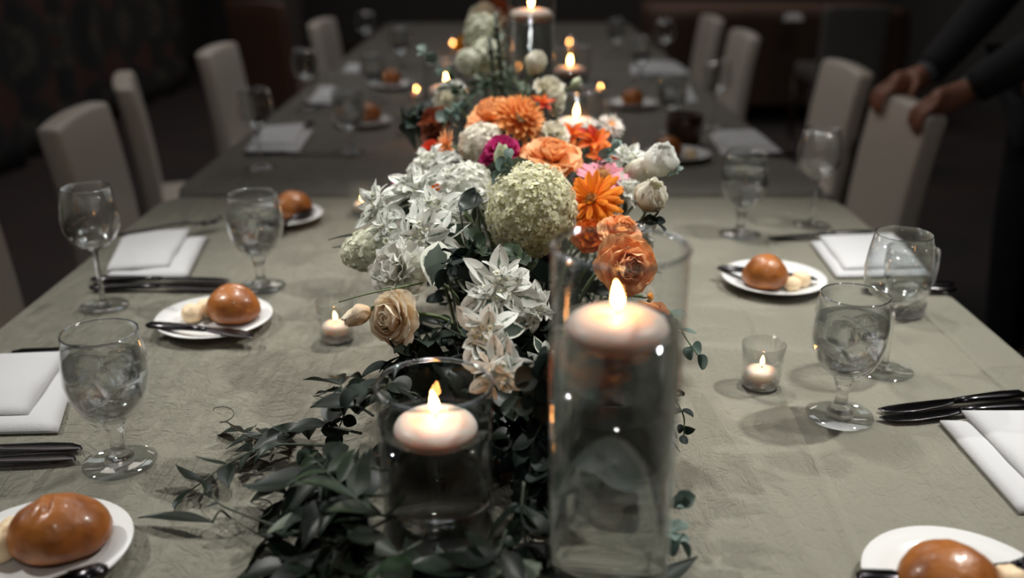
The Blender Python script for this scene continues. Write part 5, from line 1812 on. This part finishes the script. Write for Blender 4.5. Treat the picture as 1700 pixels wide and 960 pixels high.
# sprigs standing clear of the flowers
SP = [
    ([(0.148, 0.978, 0.887), (0.166, 0.927, 0.893), (0.175, 0.900, 0.880), (0.187, 0.884, 0.865)], 'euc', 0.024, 3, 'bluish leaf sprig sticking out right of the tall vase'),
    ([(0.144, 0.900, 0.823), (0.166, 0.896, 0.812), (0.176, 0.880, 0.799), (0.175, 0.865, 0.785)], 'euc_dark', 0.016, 3, 'thin dry sprig hanging right of the tall vase'),
    ([(-0.093, 1.663, 0.975), (-0.108, 1.657, 1.017), (-0.130, 1.650, 1.053), (-0.146, 1.656, 1.071)], 'euc', 0.026, 4, 'blurred eucalyptus sprig rising at the upper left'),
    ([(0.110, 1.268, 0.948), (0.115, 1.247, 0.977), (0.124, 1.241, 0.989), (0.132, 1.244, 0.998)], 'euc', 0.022, 4, 'blue-green leaf sprig above the pink zinnia'),
    ([(0.142, 1.221, 0.936), (0.177, 1.206, 0.954), (0.198, 1.200, 0.967), (0.211, 1.204, 0.977)], 'euc', 0.014, 2, 'thin stem ending under the highest lisianthus bud'),
    ([(0.128, 1.144, 0.902), (0.147, 1.129, 0.919), (0.165, 1.124, 0.935), (0.174, 1.113, 0.934)], 'euc_dark', 0.024, 5, 'dark leaves under the lower lisianthus bud'),
    ([(-0.026, 0.996, 0.936), (-0.039, 0.976, 0.939), (-0.056, 0.966, 0.940), (-0.067, 0.961, 0.929)], 'euc_dark', 0.034, 5, 'dark round leaves under the white leaves at the centre'),
    ([(-0.007, 1.001, 0.920), (-0.018, 0.975, 0.936), (-0.032, 0.968, 0.946), (-0.038, 0.972, 0.956)], 'round_mid', 0.030, 5, 'green round leaves left of the hydrangea foot'),
    ([(0.014, 1.013, 0.895), (0.020, 0.989, 0.918), (0.012, 0.983, 0.930), (0.005, 0.986, 0.936)], 'round_mid', 0.030, 4, 'green round leaves under the hydrangea'),
    ([(-0.099, 0.994, 0.902), (-0.121, 0.955, 0.911), (-0.150, 0.934, 0.912), (-0.178, 0.921, 0.908)], 'spear', 0.020, 2, 'long thin green stem poking out over the left votive'),
    ([(0.000, 1.184, 0.953), (-0.009, 1.131, 0.982), (-0.011, 1.125, 0.995), (-0.006, 1.131, 1.010)], 'euc', 0.020, 4, 'small grey-green sprig by the green-white bud'),
    ([(0.000, 1.707, 0.978), (-0.016, 1.714, 0.998), (-0.037, 1.718, 1.008), (-0.063, 1.694, 1.001)], 'ruscus_mid', 0.05, 6, 'green leaves behind the dahlia at the left'),
    ([(0.021, 1.663, 0.975), (0.016, 1.674, 1.004), (0.000, 1.702, 1.021), (-0.013, 1.729, 1.037)], 'pale', 0.045, 7, 'grey-green narrow leaves below the far tall vase'),
    ([(-0.060, 1.599, 0.976), (-0.075, 1.608, 1.000), (-0.088, 1.613, 1.014), (-0.098, 1.621, 1.034)], 'ruscus_mid', 0.04, 5, 'green leaves under the blurred white blooms'),
    ([(-0.143, 1.503, 0.947), (-0.150, 1.491, 0.973), (-0.159, 1.498, 0.990), (-0.141, 1.503, 1.003)], 'euc_dark', 0.03, 6, 'dark leaves around the rust-coloured bloom'),
    ([(-0.033, 1.757, 0.969), (-0.038, 1.772, 1.010), (-0.028, 1.794, 1.040), (-0.022, 1.826, 1.068)], 'pale', 0.05, 8, 'pale narrow leaves behind the two bare stems'),
    ([(0.052, 1.491, 0.973), (0.042, 1.501, 0.999), (0.040, 1.529, 1.018), (0.039, 1.558, 1.037)], 'ruscus_mid', 0.035, 4, 'green leaves under the ivory lisianthus'),
    ([(-0.111, 1.541, 0.963), (-0.102, 1.548, 0.981), (-0.095, 1.551, 0.990), (-0.083, 1.565, 0.997)], 'euc', 0.026, 5, 'blurred bluish leaves left of the wide orange rose'),
]
for i, (pts, kd, sz, n, lb) in enumerate(SP):
    sprig('leafy_sprig', pts, kd, sz, n, lb, seed=200 + i, srad=0.0013, mat='stem_green', flat=0.8)
    o_ = COL.objects[-1]

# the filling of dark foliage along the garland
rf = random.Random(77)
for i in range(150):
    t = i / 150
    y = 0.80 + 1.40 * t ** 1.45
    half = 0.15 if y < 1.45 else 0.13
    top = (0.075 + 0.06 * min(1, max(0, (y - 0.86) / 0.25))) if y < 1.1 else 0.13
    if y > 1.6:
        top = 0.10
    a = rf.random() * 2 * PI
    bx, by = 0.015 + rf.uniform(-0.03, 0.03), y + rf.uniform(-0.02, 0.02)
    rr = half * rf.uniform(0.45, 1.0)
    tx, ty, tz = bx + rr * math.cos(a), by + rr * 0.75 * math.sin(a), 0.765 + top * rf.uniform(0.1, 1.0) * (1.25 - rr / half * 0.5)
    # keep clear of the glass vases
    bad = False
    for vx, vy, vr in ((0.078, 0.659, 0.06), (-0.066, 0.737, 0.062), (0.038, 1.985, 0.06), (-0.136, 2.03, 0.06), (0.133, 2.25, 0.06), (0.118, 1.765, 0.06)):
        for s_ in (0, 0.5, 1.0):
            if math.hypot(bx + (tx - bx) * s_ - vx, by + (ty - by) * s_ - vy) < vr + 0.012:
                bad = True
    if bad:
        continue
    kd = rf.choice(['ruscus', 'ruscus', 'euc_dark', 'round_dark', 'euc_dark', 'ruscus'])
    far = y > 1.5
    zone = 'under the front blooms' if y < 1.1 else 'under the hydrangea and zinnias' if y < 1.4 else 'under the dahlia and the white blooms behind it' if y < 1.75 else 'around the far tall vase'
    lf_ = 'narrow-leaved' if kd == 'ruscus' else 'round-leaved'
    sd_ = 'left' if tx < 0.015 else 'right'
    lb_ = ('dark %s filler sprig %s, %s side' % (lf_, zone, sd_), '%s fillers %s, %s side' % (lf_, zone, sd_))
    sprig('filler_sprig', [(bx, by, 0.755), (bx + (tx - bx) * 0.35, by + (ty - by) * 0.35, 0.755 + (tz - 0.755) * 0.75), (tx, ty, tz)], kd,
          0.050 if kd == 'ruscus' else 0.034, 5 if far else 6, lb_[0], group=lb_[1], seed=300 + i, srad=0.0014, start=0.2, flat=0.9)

# ------------------------------------------------------------------ person behind the held chair
def skin_fig(name, joints, edges, mat, parent=None, sub=2, root=0):
    me = bpy.data.meshes.new(name)
    me.from_pydata([j[0] for j in joints], edges, [])
    o = bpy.data.objects.new(name, me)
    COL.objects.link(o)
    sk = o.modifiers.new('skin', 'SKIN')
    sk.use_smooth_shade = True
    for i, j in enumerate(joints):
        r = j[1]
        d = me.skin_vertices[0].data[i]
        d.radius = (r, r) if isinstance(r, (int, float)) else r
        d.use_root = (i == root)
    sd = o.modifiers.new('sub', 'SUBSURF')
    sd.levels = sub
    sd.render_levels = sub
    me.materials.append(M[mat])
    if parent:
        o.parent = parent
    return o


PX, PY = 1.42, 2.45           # stands behind the chair, facing -X
pr = empty('person', (PX, PY, 0))
# local axes: -x is forward, y is the side
J, E = [], []


def jt(p, r):
    J.append((p, r))
    return len(J) - 1


pel = jt((0, 0, 0.98), (0.13, 0.16))
wai = jt((-0.01, 0, 1.12), (0.105, 0.145))
che = jt((-0.03, 0, 1.33), (0.12, 0.17))
nek = jt((-0.03, 0, 1.49), 0.055)
nk2 = jt((-0.05, 0, 1.56), 0.055)
hd1 = jt((-0.065, 0, 1.64), (0.085, 0.075))
hd2 = jt((-0.055, 0, 1.73), (0.09, 0.078))
E += [(pel, wai), (wai, che), (che, nek), (nek, nk2), (nk2, hd1), (hd1, hd2)]
hand_y = {-1: 2.318 - PY, 1: 2.585 - PY}
tops = {}
for s in (-1, 1):
    sh = jt((-0.03, s * 0.19, 1.42), 0.055)
    el = jt((-0.10, s * 0.25, 1.13), 0.040)
    hy = hand_y[s]
    wr = jt((-0.315, hy, 0.910), 0.026)
    pa = jt((-0.355, hy, 0.890), (0.022, 0.036))
    kn = jt((-0.395, hy, 0.873), (0.016, 0.040))
    E += [(che, sh), (sh, el), (el, wr), (wr, pa), (pa, kn)]
    for f, (dy, ln) in enumerate(((-0.030, 0.85), (-0.010, 1.0), (0.010, 0.95), (0.030, 0.75))):
        a = jt((-0.418, hy + dy, 0.869), 0.0095)
        b = jt((-0.442, hy + dy * 1.05, 0.853 - 0.004 * ln), 0.009)
        c = jt((-0.447, hy + dy * 1.05, 0.853 - 0.034 * ln), 0.0083)
        d = jt((-0.443, hy + dy * 1.0, 0.853 - 0.056 * ln), 0.0072)
        E += [(kn, a), (a, b), (b, c), (c, d)]
    ty = hy + s * -0.040
    a = jt((-0.362, ty + s * -0.006, 0.883), 0.011)
    b = jt((-0.378, ty + s * -0.014, 0.863), 0.0098)
    c = jt((-0.372, ty + s * -0.014, 0.837), 0.0085)
    E += [(pa, a), (a, b), (b, c)]
    hp = jt((0, s * 0.095, 0.90), 0.085)
    kn2 = jt((-0.01, s * 0.105, 0.50), 0.056)
    an = jt((0.02, s * 0.11, 0.09), 0.040)
    to = jt((-0.13, s * 0.125, 0.035), (0.030, 0.042))
    E += [(pel, hp), (hp, kn2), (kn2, an), (an, to)]
skin_fig('body', J, E, 'skin', pr, 2)
# jacket
J, E = [], []
a0 = jt((0, 0, 0.86), (0.15, 0.19))
a1 = jt((0, 0, 1.00), (0.145, 0.18))
a2 = jt((-0.01, 0, 1.15), (0.13, 0.165))
a3 = jt((-0.03, 0, 1.34), (0.14, 0.19))
a4 = jt((-0.03, 0, 1.46), (0.08, 0.10))
E += [(a0, a1), (a1, a2), (a2, a3), (a3, a4)]
for s in (-1, 1):
    sh = jt((-0.03, s * 0.20, 1.425), 0.072)
    E += [(a3, sh)]
    pth = smooth_path([(-0.03, s * 0.185, 1.44), (-0.06, s * 0.24, 1.28), (-0.10, s * 0.25, 1.13), (-0.21, (hand_y[s] + s * 0.25) * 0.5, 1.01), (-0.318, hand_y[s], 0.910)], 6)
    v, f = tube(pth, [0.078 - 0.036 * (i / (len(pth) - 1)) for i in range(len(pth))], 20)
    add('sleeve', mk('sleeve', v, f, 'suit'), pr)
skin_fig('jacket', J, E, 'suit', pr, 2)
J, E = [], []
b0 = jt((0, 0, 0.97), (0.14, 0.17))
for s in (-1, 1):
    h = jt((0, s * 0.10, 0.86), 0.10)
    k = jt((-0.01, s * 0.11, 0.50), 0.078)
    n = jt((0.02, s * 0.115, 0.10), 0.066)
    E += [(b0, h), (h, k), (k, n)]
skin_fig('trousers', J, E, 'suit', pr, 2)
for s in (-1, 1):
    v, f = loft([(-0.18, 0.02, 0.02, 0.025), (-0.14, 0.045, 0.035, 0.035), (-0.04, 0.048, 0.045, 0.045), (0.05, 0.043, 0.05, 0.05), (0.08, 0.02, 0.03, 0.04)], 16)
    add('shoe', mk('shoe', v, f, 'suit'), pr, Matrix.Translation((0.0, s * 0.12, 0)) @ Matrix.Rotation(-PI / 2, 4, 'Z'))
    v, f = tube([(-0.312, hand_y[s], 0.915), (-0.330, hand_y[s], 0.904)], 0.034, 16)
    add('shirt_cuff', mk('shirt_cuff', v, f, 'shirt'), pr)
    add('eye', mk('eye', *moved(lathe([(0, -0.012), (0.009, -0.008), (0.012, 0), (0.009, 0.008), (0, 0.012)], 14), (-0.132, s * 0.030, 1.70)), 'eye_white'), pr)
    add('ear', mk('ear', *moved(loft([(-0.028, 0.004, 0.006, 0), (0, 0.007, 0.016, 0), (0.028, 0.005, 0.012, 0.003)], 10), (-0.045, s * 0.080, 1.685), (PI / 2, 0, 0)), 'skin'), pr)
add('nose', mk('nose', *moved(loft([(0, 0.008, 0.006, 0), (0.03, 0.014, 0.016, -0.010), (0.040, 0.010, 0.006, -0.003)], 10), (-0.142, 0, 1.715), (-PI / 2, 0, PI / 2 * 0)), 'skin'), pr)
add('mouth', mk('mouth', *moved(loft([(-0.024, 0.003, 0.003, 0), (0, 0.006, 0.007, 0), (0.024, 0.003, 0.003, 0)], 8), (-0.142, 0, 1.635)), 'magenta_petal'), pr)
J, E = [], []
h0 = jt((0.0, 0, 1.66), (0.06, 0.075))
h1 = jt((-0.02, 0, 1.75), (0.095, 0.085))
h2 = jt((-0.065, 0, 1.79), (0.07, 0.075))
E += [(h0, h1), (h1, h2)]
skin_fig('hair', J, E, 'hair', pr, 2)
tag(pr, 'person in a dark suit standing with both hands on a chair back', 'person')
